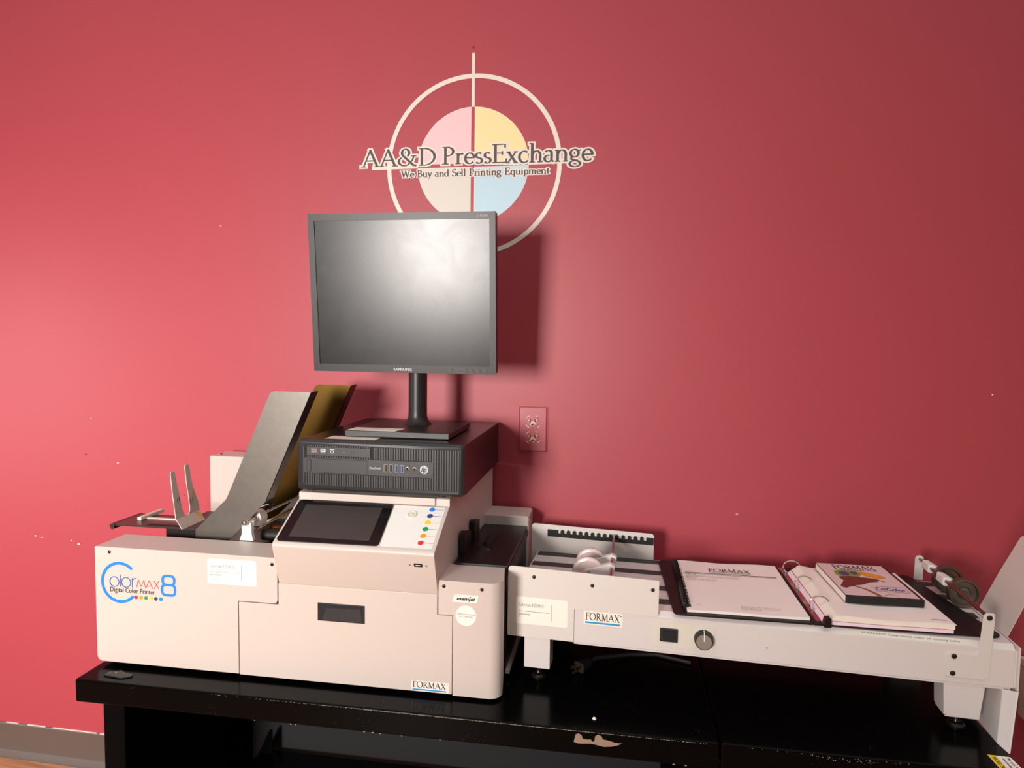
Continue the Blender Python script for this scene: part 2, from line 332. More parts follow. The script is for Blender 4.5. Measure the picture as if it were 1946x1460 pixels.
def serif(text, thick=.125, thin=.042, grow=0.):
    polys = []; x = 0.; pen = math.radians(12); LV.clear()
    for ic, ch in enumerate(text):
        adv, st = GL[ch]
        for ik, (pts, wt) in enumerate(st):
            n0 = len(polys); P = [(x+a, b) for a, b in pts]
            if wt == 'p':
                W = []
                for i in range(len(P)):
                    a = P[max(i-1, 0)]; b_ = P[min(i+1, len(P)-1)]
                    th = math.atan2(b_[1]-a[1], b_[0]-a[0]); W.append(thin+(thick-thin)*abs(math.sin(th-pen))**1.3+2*grow)
                polys += ribbon(P, W, cap=grow)
            else: polys += ribbon(P, {'k': thick, 't': thin*1.25, 's': thin}[wt]+2*grow, cap=grow)
            LV.extend([ik+11*(ic % 2)+.02*j for j in range(len(polys)-n0)])
        x += adv
    return polys, x
def serif_text(pl, text, x, y, width, height, h, name, m, parent, thick=.125, thin=.042, grow=0., skew=0.):
    P, adv = serif(text, thick, thin, grow); k = width/(adv-.06)
    return flat(pl, [[(x+(a+skew*b)*k, y+b*height) for a, b in p] for p in P], h, name, m, parent, lv=list(LV))
FONTS = {}
def sans(text, bold=0., shear=0.):
    cu = bpy.data.curves.new('t', 'FONT'); cu.body = text; cu.size = 1; cu.offset = bold; cu.shear = shear; cu.resolution_u = 4
    o = bpy.data.objects.new('t', cu); C.objects.link(o); bpy.context.view_layer.update()
    me = bpy.data.meshes.new_from_object(o.evaluated_get(bpy.context.evaluated_depsgraph_get()))
    vs_ = [v.co.copy() for v in me.vertices]; fs = [tuple(p.vertices) for p in me.polygons]
    bpy.data.objects.remove(o); bpy.data.curves.remove(cu); bpy.data.meshes.remove(me)
    return vs_, fs
def sans_text(pl, text, x, y, width, height, h, name, m, parent, bold=0., shear=0.):
    """width and height are those of the ink's box; y is its lower edge"""
    v, f = sans(text, bold, shear); x0 = min(a.x for a in v); x1 = max(a.x for a in v); y0 = min(a.y for a in v); y1 = max(a.y for a in v)
    q = M(); vv = [q.b.verts.new(pl.at(x+(a.x-x0)/(x1-x0)*width, y+(a.y-y0)/(y1-y0)*height, h)) for a in v]
    for t in f:
        try: q.b.faces.new([vv[i] for i in t])
        except ValueError: pass
    return q.build(name, m, parent, fix=False)
def screw(p, d, r, parent, m='screw', name='screw'):
    d = Vector(d).normalized()
    return M().lathe([(r, 0), (r, .0008), (r*.8, .0018), (r*.45, .0022), (r*.4, .0012), (0, .0012)], Vector(p)-d*.0003, d, 16).build(name, m, parent)
def formax_logo(pl, x, y, wd, hg, h, parent, ink='ink', bar='fblue', cap=None):
    serif_text(pl, 'FORMAX', x, y+hg*.32, wd*.95, hg*.68, h, 'logo_lettering', ink, parent, .13, .05)
    flat(pl, [[(x, y), (x+wd*.97, y), (x+wd*.97, y+hg*.16), (x, y+hg*.16)]], h, 'logo_underline', bar, parent)
    flat(pl, [disc(x+wd*.99, y+hg*.9, hg*.05, 10)], h, 'trademark_dot', ink, parent)
def asset_label(pl, x0, x1, y0, y1, parent, h=.0004, l1='Colormax 8 ID:9010'):
    W = x1-x0; H = y1-y0
    lb = flat(pl, [rrect(x0, x1, y0, y1, H*.09)], h, 'asset_label', 'label', parent, thick=.0004, label='white rounded paper label with small grey print')
    k = h+.0002
    sans_text(pl, l1, x0+W*.06, y0+H*.66, W*.48, H*.12, k, 'label_print', 'ink2', lb)
    sans_text(pl, 'Auction Number', x0+W*.06, y0+H*.335, W*.22, H*.065, k, 'label_print', 'ink', lb)
    sans_text(pl, '50', x0+W*.06, y0+H*.25, W*.03, H*.05, k, 'label_print', 'ink2', lb)
    flat(pl, [[(x0+W*.06, y0+H*.47), (x0+W*.65, y0+H*.47), (x0+W*.65, y0+H*.485), (x0+W*.06, y0+H*.485)], [(x0+W*.69, y0+H*.18), (x0+W*.697, y0+H*.18), (x0+W*.697, y0+H*.80), (x0+W*.69, y0+H*.80)]], k, 'label_rule', 'ink2', lb)
    return lb

# ================================================================== setting
setframe(WALL)
o = M().box(-3.2, 3.0, 0, .12, 0, 3.0).build('wall_back', 'wall'); o['kind'] = 'structure'
wall = o
pw = Pl((0, 0, 0), (1, 0, 0), (0, 0, 1))
chips = []
for (cx, cz, r) in [(-1.221, .880, .0045), (-1.491, .659, .004), (-1.351, .644, .005), (-1.469, .655, .003), (-1.375, .652, .003), (.95, 1.127, .003), (.42, .83, .003), (-1.30, 1.0, .0025), (-.9, 1.52, .0025)]:
    chips.append([(cx+r*random.uniform(.5, 1.1)*math.cos(a*PI/4), cz+.6*r*random.uniform(.5, 1.1)*math.sin(a*PI/4)) for a in range(8)])
flat(pw, chips, .0004, 'paint_chips', 'label', wall, stuff=True)
flat(pw, [disc(-.227, 1.935, .003, 12), disc(-1.02, .80, .002, 10), disc(-1.32, .90, .003, 10)], .0004, 'nail_holes', 'brown', wall, stuff=True)
q = M().prism([(0, .0), (-.018, .0), (-.017, .004), (-.006, .016), (-.004, .022), (-.004, .094), (-.002, .097), (0, .097)], 'x', -3.2, 3.0)
o = q.build('baseboard_back', 'baseboard'); o['kind'] = 'structure'
base = o
edge = []
x = -1.75
while x < -1.2:
    d = random.uniform(.02, .06); edge.append([(x, .0966), (x+d, .0966), (x+d, .0975+random.uniform(0, .0012)), (x, .0975+random.uniform(0, .0012))]); x += d+(random.uniform(.01, .05) if random.random() < .3 else 0)
flat(pw, edge, .0028, 'caulk_line', 'vinyl', base, thick=.003)
setframe(Matrix.Identity(4))
o = M().box(-4, 4, -5, .2, -.05, 0).build('floor', 'wood'); o['kind'] = 'structure'
q = M()
for k in range(7):
    x = -1.42+random.uniform(-.05, .07); y = -.035-random.uniform(0, .03); s = random.uniform(.002, .006)
    q.hexa([(x, y, 0), (x+s*1.6, y, 0), (x+s*1.3, y+s, 0), (x, y+s, 0)], [(x, y, s*.4), (x+s, y, s*.5), (x+s, y+s*.8, s*.3), (x, y+s*.8, s*.4)])
o = q.build('plaster_crumbs', 'label'); o['label'] = 'white plaster crumbs on the floor along the taupe baseboard'; o['category'] = 'debris'; o['kind'] = 'stuff'

# ================================================================== wall logo
setframe(WALL)
LX, LZ = -.2265, 1.6555
lg = thing('wall_sign', 'white registration target decal with coloured quadrants and serif lettering on the red wall', 'wall sign', (LX, 0, LZ-.218))
flat(pw, ribbon(disc(LX, LZ, .2125, 96), .0108, closed=True), .0006, 'target_ring', 'vinyl', lg)
flat(pw, [[(LX-.0038, 1.795), (LX+.0038, 1.795), (LX+.0038, 1.922), (LX-.0038, 1.922)]], .0007, 'crosshair_bar', 'vinyl', lg)
flat(pw, [[(-.484, 1.6515), (-.366, 1.6525), (-.366, 1.6605), (-.484, 1.6595)]], .0007, 'crosshair_bar', 'vinyl', lg)
flat(pw, [[(-.089, 1.6535), (.005, 1.6540), (.005, 1.6615), (-.089, 1.6610)]], .0007, 'crosshair_bar', 'vinyl', lg)
def quad(a0, a1, sx, sz):
    R = .1385; g = .0042; cx = LX; cz = 1.657
    pts = [(cx+sx*g, cz+sz*g)]
    lo = math.degrees(math.asin(g/R))
    return pts+[(cx+sx*R*math.cos(math.radians(lo+(90-2*lo)*i/24)), cz+sz*R*math.sin(math.radians(lo+(90-2*lo)*i/24))) for i in range(25)]
for nm, sx, sz in (('pink', -1, 1), ('yellowv', 1, 1), ('greyv', -1, -1), ('bluev', 1, -1)):
    P = quad(0, 0, sx, sz)
    ctr = (LX+sx*.06, 1.657+sz*.06)
    flat(pw, [P], .0005, 'quadrant_border', 'vinyl', lg)
    flat(pw, [[(ctr[0]+(a-ctr[0])*.982, ctr[1]+(b_-ctr[1])*.982) for a, b_ in P]], .0007, 'quadrant', nm, lg, label={'pink': 'pink quadrant', 'yellowv': 'yellow quadrant', 'greyv': 'light grey quadrant', 'bluev': 'light blue quadrant'}[nm])
WM = [0]
def wordmark(text, x, z, wd, hg, th, tn, gr):
    WM[0] += 1; dh = (WM[0] % 3)*5e-6
    serif_text(pw, text, x, z, wd, hg, .0010+dh, 'lettering_outline', 'vinyl', lg, th, tn, gr)
    serif_text(pw, text, x, z, wd, hg, .0015+dh, 'lettering', 'letter', lg, th, tn)
wordmark('AA&D', -.511, 1.6590, .191, .0420, .12, .058, .085)
wordmark('Press', -.3055, 1.6600, .1235, .0420, .12, .058, .085)
wordmark('E', -.1815, 1.6600, .0385, .0445, .12, .058, .085)
wordmark('xchange', -.1435, 1.6585, .2050, .0445, .12, .058, .085)
wordmark('We Buy and Sell Printing Equipment', -.408, 1.6310, .369, .0168, .16, .08, .13)

# ================================================================== outlet
ot = thing('wall_outlet', 'duplex power outlet painted over in the wall red with chipped ivory sockets', 'outlet', (-.068, 0, .958))
M().prism(rrect(-.1045, -.0315, .9585, 1.0725, .003), 'y', 0, -.0022, None).prism(rrect(-.1035, -.0325, .9595, 1.0715, .003), 'y', -.0022, -.006, rrect(-.1000, -.0360, .9630, 1.0680, .003)).build('cover_plate', 'paintedplate', ot)
for cz in (1.033, .9945):
    P = [(-.068+.0155*math.cos(a), cz+.0155*math.sin(a)) for a in [2*PI*i/32 for i in range(32)]]
    P = [(x, max(cz-.0118, min(cz+.0118, z))) for x, z in P]
    rc = M().prism(P, 'y', -.0055, -.0085).build('receptacle', 'paintedplate', ot)
    po = Pl((0, -.0085, 0), (1, 0, 0), (0, 0, 1))
    flat(po, [[(-.068+dx-.001, cz+.001), (-.068+dx+.001, cz+.001), (-.068+dx+.001, cz+.008), (-.068+dx-.001, cz+.008)] for dx in (-.006, .006)]+[disc(-.068, cz-.006, .0022, 14)], .0005, 'socket_slots', 'pcdark', rc)
    chipsp = [[(-.068+dx+r*random.uniform(.4, 1.2)*math.cos(a*PI/4), cz+dz+r*random.uniform(.4, 1.2)*math.sin(a*PI/4)) for a in range(8)] for dx, dz, r in [(0, 0, .0035), (-.003, -.003, .003), (.004, -.002, .003), (.008, .006, .0025), (-.009, .004, .002), (.002, -.009, .0025), (-.006, -.007, .0022), (.007, -.005, .002)]]
    flat(po, chipsp, .0003, 'paint_chips', 'receptacle', rc, stuff=True)
    pc2 = Pl((0, -.006, 0), (1, 0, 0), (0, 0, 1))
    ring = [ribbon(arc(-.068, cz, .0185, .0165, a, a+d, 5), w_) for a, d, w_ in ((205, 38, .0022), (118, 25, .0016), (310, 25, .002), (55, 12, .0015), (150, 10, .0012))]
    flat(pc2, [p for r_ in ring for p in r_], .0004, 'chipped_rim', 'receptacle', ot)

# ================================================================== benches
setframe(Matrix.Identity(4))
ZT = .575; YF = -.533
def bench(name, label, x0, x1, loc):
    t = thing(name, label, 'workbench', loc)
    M().box(x0, x1, YF, -.03, .530, ZT).build('bench_top', 'bench', t, bevel=.0035, seg=2)
    return t
b1 = bench('workbench', 'long black enamelled steel workbench under the printer, chipped front edge', -.879, .3148, (-.28, -.28, 0))
def leg(x, y, t): M().box(x, x+.045, y, y+.045, 0, .531).build('leg', 'benchdark', t, bevel=.002, seg=2)
leg(-.822, -.53, b1); leg(.255, -.53, b1); leg(-.822, -.09, b1); leg(.255, -.09, b1)
M().box(-.785, .268, -.075, -.055, .0, .53).build('back_panel', 'benchback', b1)
M().box(-.818, -.812, -.49, -.05, .0, .53).build('side_panel', 'benchdark', b1)
M().box(-.735, .275, -.47, -.10, .165, .188).build('lower_shelf', 'bench', b1, bevel=.002, seg=2)
M().prism([(-.735, .188), (-.70, .188), (-.70, .25), (-.706, .25)], 'y', -.12, -.115).build('shelf_bracket', 'benchdark', b1)
# wear on the front edge
ptop = Pl((0, YF, 0), (1, 0, 0), (0, 0, 1))
wn = [[(.075, .5525), (.078, .566), (.083, .5685), (.088, .566), (.090, .5595), (.098, .559), (.104, .560), (.106, .556), (.110, .557), (.111, .566), (.116, .5695), (.122, .567), (.124, .562), (.136, .5605), (.145, .558), (.156, .558), (.150, .5545), (.140, .551), (.126, .549), (.114, .551), (.104, .5525), (.090, .551), (.082, .5505)]]
flat(ptop, wn, .0004, 'bare_patch', 'worn', b1, label='bare metal patch where the black enamel is chipped')
el = []
for x, n in [(-.70, 60), ]:
    for k in range(1500):
        xx = random.uniform(-.60, .30); wgt = math.exp(-((xx+.03)/.22)**2)
        if random.random() > .08+.92*wgt: continue
        s = random.uniform(.0006, .0022); hh = random.uniform(.0002, .0008)
        el.append([(xx, .5725-hh), (xx+s, .5725-hh*random.uniform(.3, 1)), (xx+s*.9, .5725+hh*.6), (xx, .5725+hh*.5)])
pe = Pl((0, YF+.0012, 0), (1, 0, 0), (0, -.0, 1))
flat(ptop, el, .0005, 'worn_edge', 'dust', b1, stuff=True)
el = [[(xx, .5305), (xx+s, .5305), (xx+s, .5305+s*.5), (xx, .532)] for xx, s in [(-.51, .002), (-.44, .003), (-.43, .002), (-.30, .003), (-.285, .004), (-.27, .0025), (-.23, .002), (.24, .004), (.26, .003), (-.16, .002)]]
flat(ptop, el, .0005, 'chipped_edge', 'dust', b1, stuff=True)
b2 = bench('workbench', 'short black workbench joined on at the right, yellow and white caution sticker at its corner', .3172, .776, (.55, -.28, 0))
leg(.322, -.53, b2); leg(.722, -.53, b2); leg(.322, -.09, b2); leg(.722, -.09, b2)
M().box(.345, .735, -.075, -.055, .0, .53).build('back_panel', 'benchdark', b2)
M().box(.345, .735, -.47, -.05, .175, .20).build('lower_shelf', 'bench', b2, bevel=.002, seg=2)
el = []
for k in range(120):
    xx = random.uniform(.36, .62); wgt = math.exp(-((xx-.52)/.05)**2)
    if random.random() > .1+.9*wgt: continue
    s = random.uniform(.0006, .0018); z = .5722-random.uniform(0, .009)*wgt
    el.append([(xx, z), (xx+s, z), (xx+s, z+s*.8), (xx, z+s*.7)])
flat(ptop, el, .0005, 'worn_edge', 'dust', b2, stuff=True)
pz = Pl((0, 0, ZT), (1, 0, 0), (0, 1, 0))
st = flat(pz, [[(.739, -.60), (.7725, -.60), (.7725, -.489), (.739, -.489)]][:0]+[[(.740, -.5325), (.7745, -.5325), (.7725, -.490), (.7395, -.489)]], .0004, 'caution_sticker', 'label', b2, thick=.0004, label='white and yellow caution sticker')
flat(pz, [[(.740, -.5325), (.7515, -.5325), (.7505, -.4893), (.7395, -.489)]], .0006, 'yellow_band', 'yellow', st)
pr = Pl((0, 0, ZT), (0, -1, 0), (1, 0, 0))
def vtext(t, y0, x0, w_, h_, par, m='ink', mirror=False):
    # reads towards the wall: baseline on the right
    p2 = Pl((0, 0, ZT), (0, 1, 0), (-1, 0, 0)); sans_text(p2, t, y0, -x0, w_, h_, .0008, 'sticker_print', m, par, bold=.02)
vtext('CAUTION', -.5315, .7495, .037, .0065, st)
vtext('Capacity', -.527, .7605, .031, .0045, st); vtext('not to', -.5315, .7690, .014, .0045, st); vtext('411 kg', -.515, .7690, .020, .0045, st)
# loose scrap on the left end
sc_ = M().prism([(-.834, -.513), (-.795, -.517), (-.777, -.508), (-.780, -.500), (-.800, -.497), (-.812, -.490), (-.832, -.499)], 'z', ZT, ZT+.003).build('plastic_scrap', 'black', None, bevel=.001, seg=1)
single(sc_, 'torn black plastic scrap lying on the left end of the long bench', 'scrap')
sp = flat(pz, [[(x, y), (x+s, y+s*.2), (x+s*.6, y+s), (x, y+s*.7)] for x, y, s in [(-.818, -.504, .005), (-.829, -.505, .003), (-.80, -.503, .003), (-.790, -.508, .003)]], .0032, 'dust_flecks', 'dust', sc_, stuff=True)
# paper fleck
o = M().hexa([(.105, -.497, ZT), (.110, -.499, ZT), (.112, -.495, ZT), (.107, -.493, ZT)], [(.105, -.497, ZT+.002), (.109, -.498, ZT+.003), (.111, -.495, ZT+.002), (.107, -.494, ZT+.003)]).build('plaster_crumb', 'label')
single(o, 'single white crumb on the black bench near its front edge', 'crumb')

# ================================================================== printer
pr_ = thing('colour_printer', 'large cream digital colour printer with touchscreen console on the long black bench', 'printer', (-.47, -.25, ZT))
YP = -.474
pf = Pl((0, YP, 0), (1, 0, 0), (0, 0, 1))
M().box(-.872, -.49, -.465, -.012, .583, .775).box(-.49, -.075, -.465, -.012, .583, .76).build('inner_chassis', 'deckblack', pr_)
for x, y in ((-.85, -.44), (-.10, -.44), (-.85, -.05), (-.10, -.05)): M().cyl((x, y, ZT), (x, y, .584), .014).build('rubber_foot', 'rubber', pr_)
q = M().prism(rpoly([(-.879, YP), (-.574, YP), (-.574, -.389), (-.879, -.389)], [.014, 0, 0, .006]), 'z', .5838, .8166)
lc = M().prism(rpoly([(-.879, .5838), (-.5742, .5838), (-.5742, .728), (-.4932, .728), (-.4932, .8166), (-.879, .8166)], [.012, .001, .001, .008, .001, .003]), 'y', YP, -.389).build('left_cover', 'cream', pr_, bevel=.0028, seg=3)
rcp = [(-.0595, YP), (-.0720, -.380)]
rc = M().prism(rpoly([(-.1515, YP), (-.0595, YP), (-.0720, -.380), (-.1515, -.380)], [0, .022, .004, 0], 8), 'z', .5808, .7318).prism(rpoly([(-.1795, YP), (-.0595, YP), (-.0720, -.380), (-.1795, -.380)], [.001, .022, .004, 0], 8), 'z', .7318, .7955).build('right_cover', 'cream', pr_)
fp = M().prism(rpoly([(-.5728, .5825), (-.1528, .5825), (-.1528, .7305), (-.1812, .7305), (-.1812, .7685), (-.4915, .7685), (-.4915, .7265), (-.5728, .7265)], [.002, .002, .001, .001, .001, .001, .001, .001]), 'y', YP, -.468).build('front_panel', 'cream', pr_, bevel=.0012, seg=2)
# recessed black handle
hd = M().prism([(-.4124, .7026), (-.3198, .7026), (-.3198, .7371), (-.4124, .7371)], 'y', YP-.0012, YP+.0005).build('handle_rim', 'black', fp, bevel=.0008, seg=2)
x0, x1, z0, z1 = -.4075, -.3245, .7055, .7335
M().poly([(x0, YP-.0016, z1), (x1, YP-.0016, z1), (x1, YP-.0014, z0), (x0, YP-.0014, z0)]).build('handle_opening', 'pcdark', hd, fix=False)
M().hexa([(x0+.004, YP-.0020, z0), (x1, YP-.0020, z0), (x1, YP-.001, z0), (x0+.004, YP-.001, z0)], [(x0+.013, YP-.0020, z1-.005), (x1-.003, YP-.0020, z1-.004), (x1-.003, YP-.001, z1-.004), (x0+.013, YP-.001, z1-.005)]).build('pull_lip', 'pcfront', hd)
# console hood
prof = rpoly([(-.474, .7695), (-.501, .852), (-.3925, .9105), (-.389, .9105), (-.389, .9255), (-.015, .9255), (-.015, .76), (-.465, .76)], [.002, .008, .002, .001, .003, .002, 0, 0], 5)
q = M(); A = []; B = []
for y, z in prof:
    k = min(1, max(0, (y+.40)/.385)); A.append((-.490, y, z)); B.append((-.1805+.016*k, y, z))
Av = [q.b.verts.new(p) for p in A]; Bv = [q.b.verts.new(p) for p in B]; q.b.faces.new(Av); q.b.faces.new(Bv[::-1])
for i in range(len(Av)): q.b.faces.new((Av[i], Bv[i], Bv[(i+1) % len(Av)], Av[(i+1) % len(Av)]))
hood = q.build('console_hood', 'cream', pr_, bevel=.0012, seg=2, ang=28)
M().box(-.462, -.208, -.3945, -.386, .9115, .9262).build('hinge_cover', 'cream', hood, bevel=.0012, seg=2)
M().prism([(-.466, .583), (-.39, .583), (-.39, .794), (-.466, .768)], 'x', -.1800, -.1545).build('side_filler', 'deckblack', pr_)
# sloping panel print
sl = math.atan2(.9105-.852, .108)
ps = Pl((0, -.501, .852), (1, 0, 0), (0, math.cos(sl), math.sin(sl)))
ts = flat(ps, [rpoly([(-.4845, .0085), (-.2875, .0105), (-.2905, .1215), (-.4845, .1205)], .006)], .0022, 'touchscreen', 'glass', pr_, thick=.0032, label='black glass touchscreen')
flat(ps, [[(-.4645, .0195), (-.3080, .0200), (-.3090, .1085), (-.4650, .1078)]], .0024, 'display', 'lcd', ts)
ov = flat(ps, [rpoly([(-.2850, .0110), (-.1875, .0125), (-.1865, .1205), (-.2885, .1205)], .004)], .0003, 'overlay', 'white', pr_, thick=.0003)
for k, c in enumerate(('red', 'orange', 'green', 'yellow', 'navy', 'blue')):
    y = .025+.0176*k
    flat(ps, [disc(-.2115, y, .0056, 28)], .0006, 'ink_dot', c, ov, label=c.replace('navy', 'dark blue')+' ink dot')
    flat(ps, [[(-.206, y-.0004), (-.1880, y-.0004), (-.1880, y+.0004), (-.206, y+.0004)]], .0005, 'ink_line', c, ov)
n = ps.n
bt = M().lathe([(.0095, 0), (.0095, .0018), (.0082, .0026), (.0072, .0020), (.0070, .0014), (.0040, .0014), (.0036, .0018), (0, .0018)], ps.at(-.247, .0965), n, 32).build('power_button', 'steel2', pr_, label='round chrome push button')
# usb port on hood front
hf = Pl((0, -.474, .7695), (1, 0, 0), (0, -.027, .0825))
flat(hf, [rrect(-.2198, -.2042, .0575, .0645, .0008)], .0005, 'usb_port', 'pcdark', hood, thick=.001)
flat(hf, [rrect(-.2165, -.2075, .0602, .0618, .0003)], .0008, 'usb_tongue', 'white', hood)
for x in (-.2275, -.1970): flat(hf, [disc(x, .0605, .0019, 14)], .0005, 'port_screw', 'ink2', hood)
# covers' screws
for x, z, p_ in ((-.846, .807, lc), (-.5035, .8038, lc), (-.1690, .7850, rc), (-.0985, .7835, rc)): screw((x, YP, z), (0, -1, 0), .0033, p_)
# printer logo
C0 = (-.8245, .7470)
flat(pf, ribbon(arc(C0[0], C0[1], .0385, .0385, 46, 318, 48), .0056), .0005, 'logo_c', 'blue', lc)
flat(pf, ribbon(arc(-.8365, .7480, .0098, .0098, 0, 360, 32)[:-1], .0016, closed=True), .0006, 'logo_lettering', 'midblue', lc)
flat(pf, ribbon([(-.8235, .7385), (-.8235, .7630)], .0016), .0006, 'logo_lettering', 'midblue', lc)
flat(pf, ribbon(arc(-.8110, .7480, .0098, .0098, 0, 360, 32)[:-1], .0016, closed=True), .0006, 'logo_lettering', 'midblue', lc)
flat(pf, ribbon([(-.7975, .7385), (-.7975, .7575)], .0016)+ribbon(arc(-.7900, .7495, .0075, .0080, 170, 80, 8), .0016), .0006, 'logo_lettering', 'midblue', lc)
zz = [(-.7880, .7395), (-.7845, .7555), (-.7785, .7415), (-.7725, .7550), (-.7690, .7390)]
flat(pf, ribbon(zz[:2], .0010)+ribbon(zz[1:3], .0010)+ribbon(zz[2:4], .0010)+ribbon(zz[3:5], .0010)+ribbon([(-.7685, .7390), (-.7610, .7550)], .0010)+ribbon([(-.7610, .7550), (-.7535, .7390)], .0010)+ribbon([(-.7660, .7440), (-.7560, .7440)], .0010)+ribbon([(-.7510, .7390), (-.7400, .7555)], .0010)+ribbon([(-.7510, .7555), (-.7395, .7390)], .0010), .0006, 'logo_lettering', 'red', lc)
def loop8(z0, z1, x0, x1, r): return ribbon(rrect(x0, x1, z0, z1, r, 5), .0048, closed=True)
flat(pf, loop8(.7490, .7668, -.7320, -.7072, .007)+loop8(.7285, .7490, -.7335, -.7058, .007), .0006, 'logo_eight', 'blue', lc)
sans_text(pf, 'Digital Color Printer', -.8460, .7245, .0975, .0125, .0007, 'logo_caption', 'ink', lc)
for k, c in enumerate(('red', 'orange', 'green', 'yellow', 'navy', 'blue')): flat(pf, [disc(-.7900+.0107*k, .7195, .0037, 24)], .0006, 'logo_dot', c, lc)
asset_label(pf, -.6366, -.5352, .7585, .8075, lc)
fl_ = flat(pf, [rrect(-.2290, -.1585, .5840, .6030, .001)], .0004, 'maker_badge', 'vinyl', fp, thick=.0004)
formax_logo(pf, -.2275, .5855, .0665, .0165, .0007, fl_)
ms = flat(pf, [[(-.1530, .7575), (-.1075, .7575), (-.1045, .7715), (-.1490, .7715)]], .0004, 'maker_sticker', 'label', rc, thick=.0004)
sans_text(pf, 'memjet', -.1450, .7590, .0350, .0085, .0007, 'sticker_print', 'ink', ms, bold=.03, shear=.2)
sans_text(pf, 'Powered by', -.1480, .7685, .0130, .0022, .0007, 'sticker_print', 'ink2', ms)
flat(pf, [[(-.1230, .7672), (-.1185, .7680), (-.1175, .7695), (-.1195, .7688)]], .0007, 'sticker_mark', 'ink', ms)
rs = flat(pf, [disc(-.1275, .7330, .0190, 40)], .0004, 'round_sticker', 'label', rc, thick=.0004, label='round cream sticker with faint print')
sans_text(pf, 'AA&D PressExchange', -.1440, .7340, .0335, .0030, .0007, 'sticker_print', 'ink2', rs)
sans_text(pf, '(617) 268-4546', -.1400, .7295, .0250, .0030, .0007, 'sticker_print', 'ink2', rs)
# output deck on the right
dk = M().box(-.172, -.067, -.385, -.098, .770, .800).build('output_deck', 'deckblack', pr_, bevel=.001, seg=2)
M().prism([(-.1455, -.292), (-.1185, -.292), (-.1170, -.195), (-.1455, -.195)], 'z', .800, .8018).build('latch_frame', 'black', dk)
M().prism([(-.1400, .8018), (-.1240, .8018), (-.1280, .809), (-.1370, .806)], 'y', -.265, -.215).build('latch', 'pcdark', dk)
for y0, y1 in ((-.340, -.2855), (-.250, -.1955)): M().prism(rpoly([(y0, .800), (y1, .800), (y1, .8365), (y0+.012, .8470), (y0, .8450)], [0, 0, .003, .004, .003]), 'x', -.171, -.160).build('paper_guide', 'black', pr_)
bb = M().prism(rpoly([(-.170, -.100), (-.063, -.100), (-.063, -.013), (-.170, -.013)], [.003, .003, .012, .003]), 'z', .583, .8225).build('rear_side_cover', 'cream', pr_, bevel=.0025, seg=3)
M().box(-.0630, -.0600, -.094, -.080, .810, .817).build('side_catch', 'chrome', bb)
# exit rollers under the deck edge
rl = M()
for k in range(22): rl.lathe([(0, 0), (.0085, 0), (.0085, .010), (.006, .0105), (.006, .0122)], (-.0700, -.375+k*.0123, .786), (0, 1, 0), 14)
rl.build('exit_roller', 'rubber', pr_)
M().box(-.0745, -.0685, -.379, -.10, .583, .775).build('side_panel', 'deckblack', pr_)
M().box(-.0690, -.0610, -.379, -.013, .583, .590).build('side_rail', 'cream', pr_)
# ---- feeder on the left
def chute(y0, y1, m, nm):
    P = rpoly([(-.7375, .79), (-.7365, .8258), (-.6655, .8945), (-.5640, 1.1230), (-.4755, 1.1230), (-.5760, .8960), (-.6260, .8420), (-.68, .79)], [0, .001, .03, .016, .001, .03, .02, 0], 6)
    a = M().prism(P, 'y', y0, y0+.0018).build(nm, m, pr_)
    F_ = [(-.4755, 1.1230), (-.5760, .8960)]
    M().hexa([(-.5760, y0, .8960), (-.5775, y0, .8960), (-.5775, y1, .8960), (-.5760, y1, .8960)], [(-.4755, y0, 1.1230), (-.4770, y0, 1.1230), (-.4770, y1, 1.1230), (-.4755, y1, 1.1230)]).build('guide_flange', 'steel', a)
    return a
chute(-.360, -.3290, 'steel', 'side_guide')
chute(-.150, -.1170, 'brass', 'side_guide')  # same steel as the front guide; the amber reflection is in its colour
M().box(-.876, -.500, -.090, -.013, .583, .932).build('rear_cover', 'cream', pr_, bevel=.003, seg=3)
screw((-.862, -.060, .932), (0, 0, 1), .003, pr_)
# tray
tr = M().prism([(-.9450, .8210), (-.9430, .8170), (-.9360, .8150), (-.9330, .8210), (-.72, .8210), (-.72, .8250), (-.9340, .8250), (-.9420, .8245)], 'y', -.350, -.262).build('feed_tray', 'darksteel', pr_)
M().prism(rpoly([(-.9455, .8225), (-.944, .8155), (-.939, .8125), (-.934, .8145), (-.9335, .8252), (-.941, .8258)], .002), 'y', -.352, -.260).build('tray_lip', 'darksteel', tr)
M().box(-.905, -.895, -.318, -.240, .8250, .8330).build('stop_bar', 'steel2', tr, bevel=.0015, seg=2)
M().box(-.895, -.790, -.300, -.292, .8250, .8272).build('slot_rail', 'steel2', tr)
M().box(-.860, -.775, -.350, -.338, .8250, .8262).build('tray_slot', 'pcdark', tr)
M().box(-.812, -.735, -.350, -.20, .775, .8212).build('tray_support', 'deckblack', pr_)
M().box(-.735, -.50, -.357, -.155, .775, .800).build('feed_deck', 'deckblack', pr_)
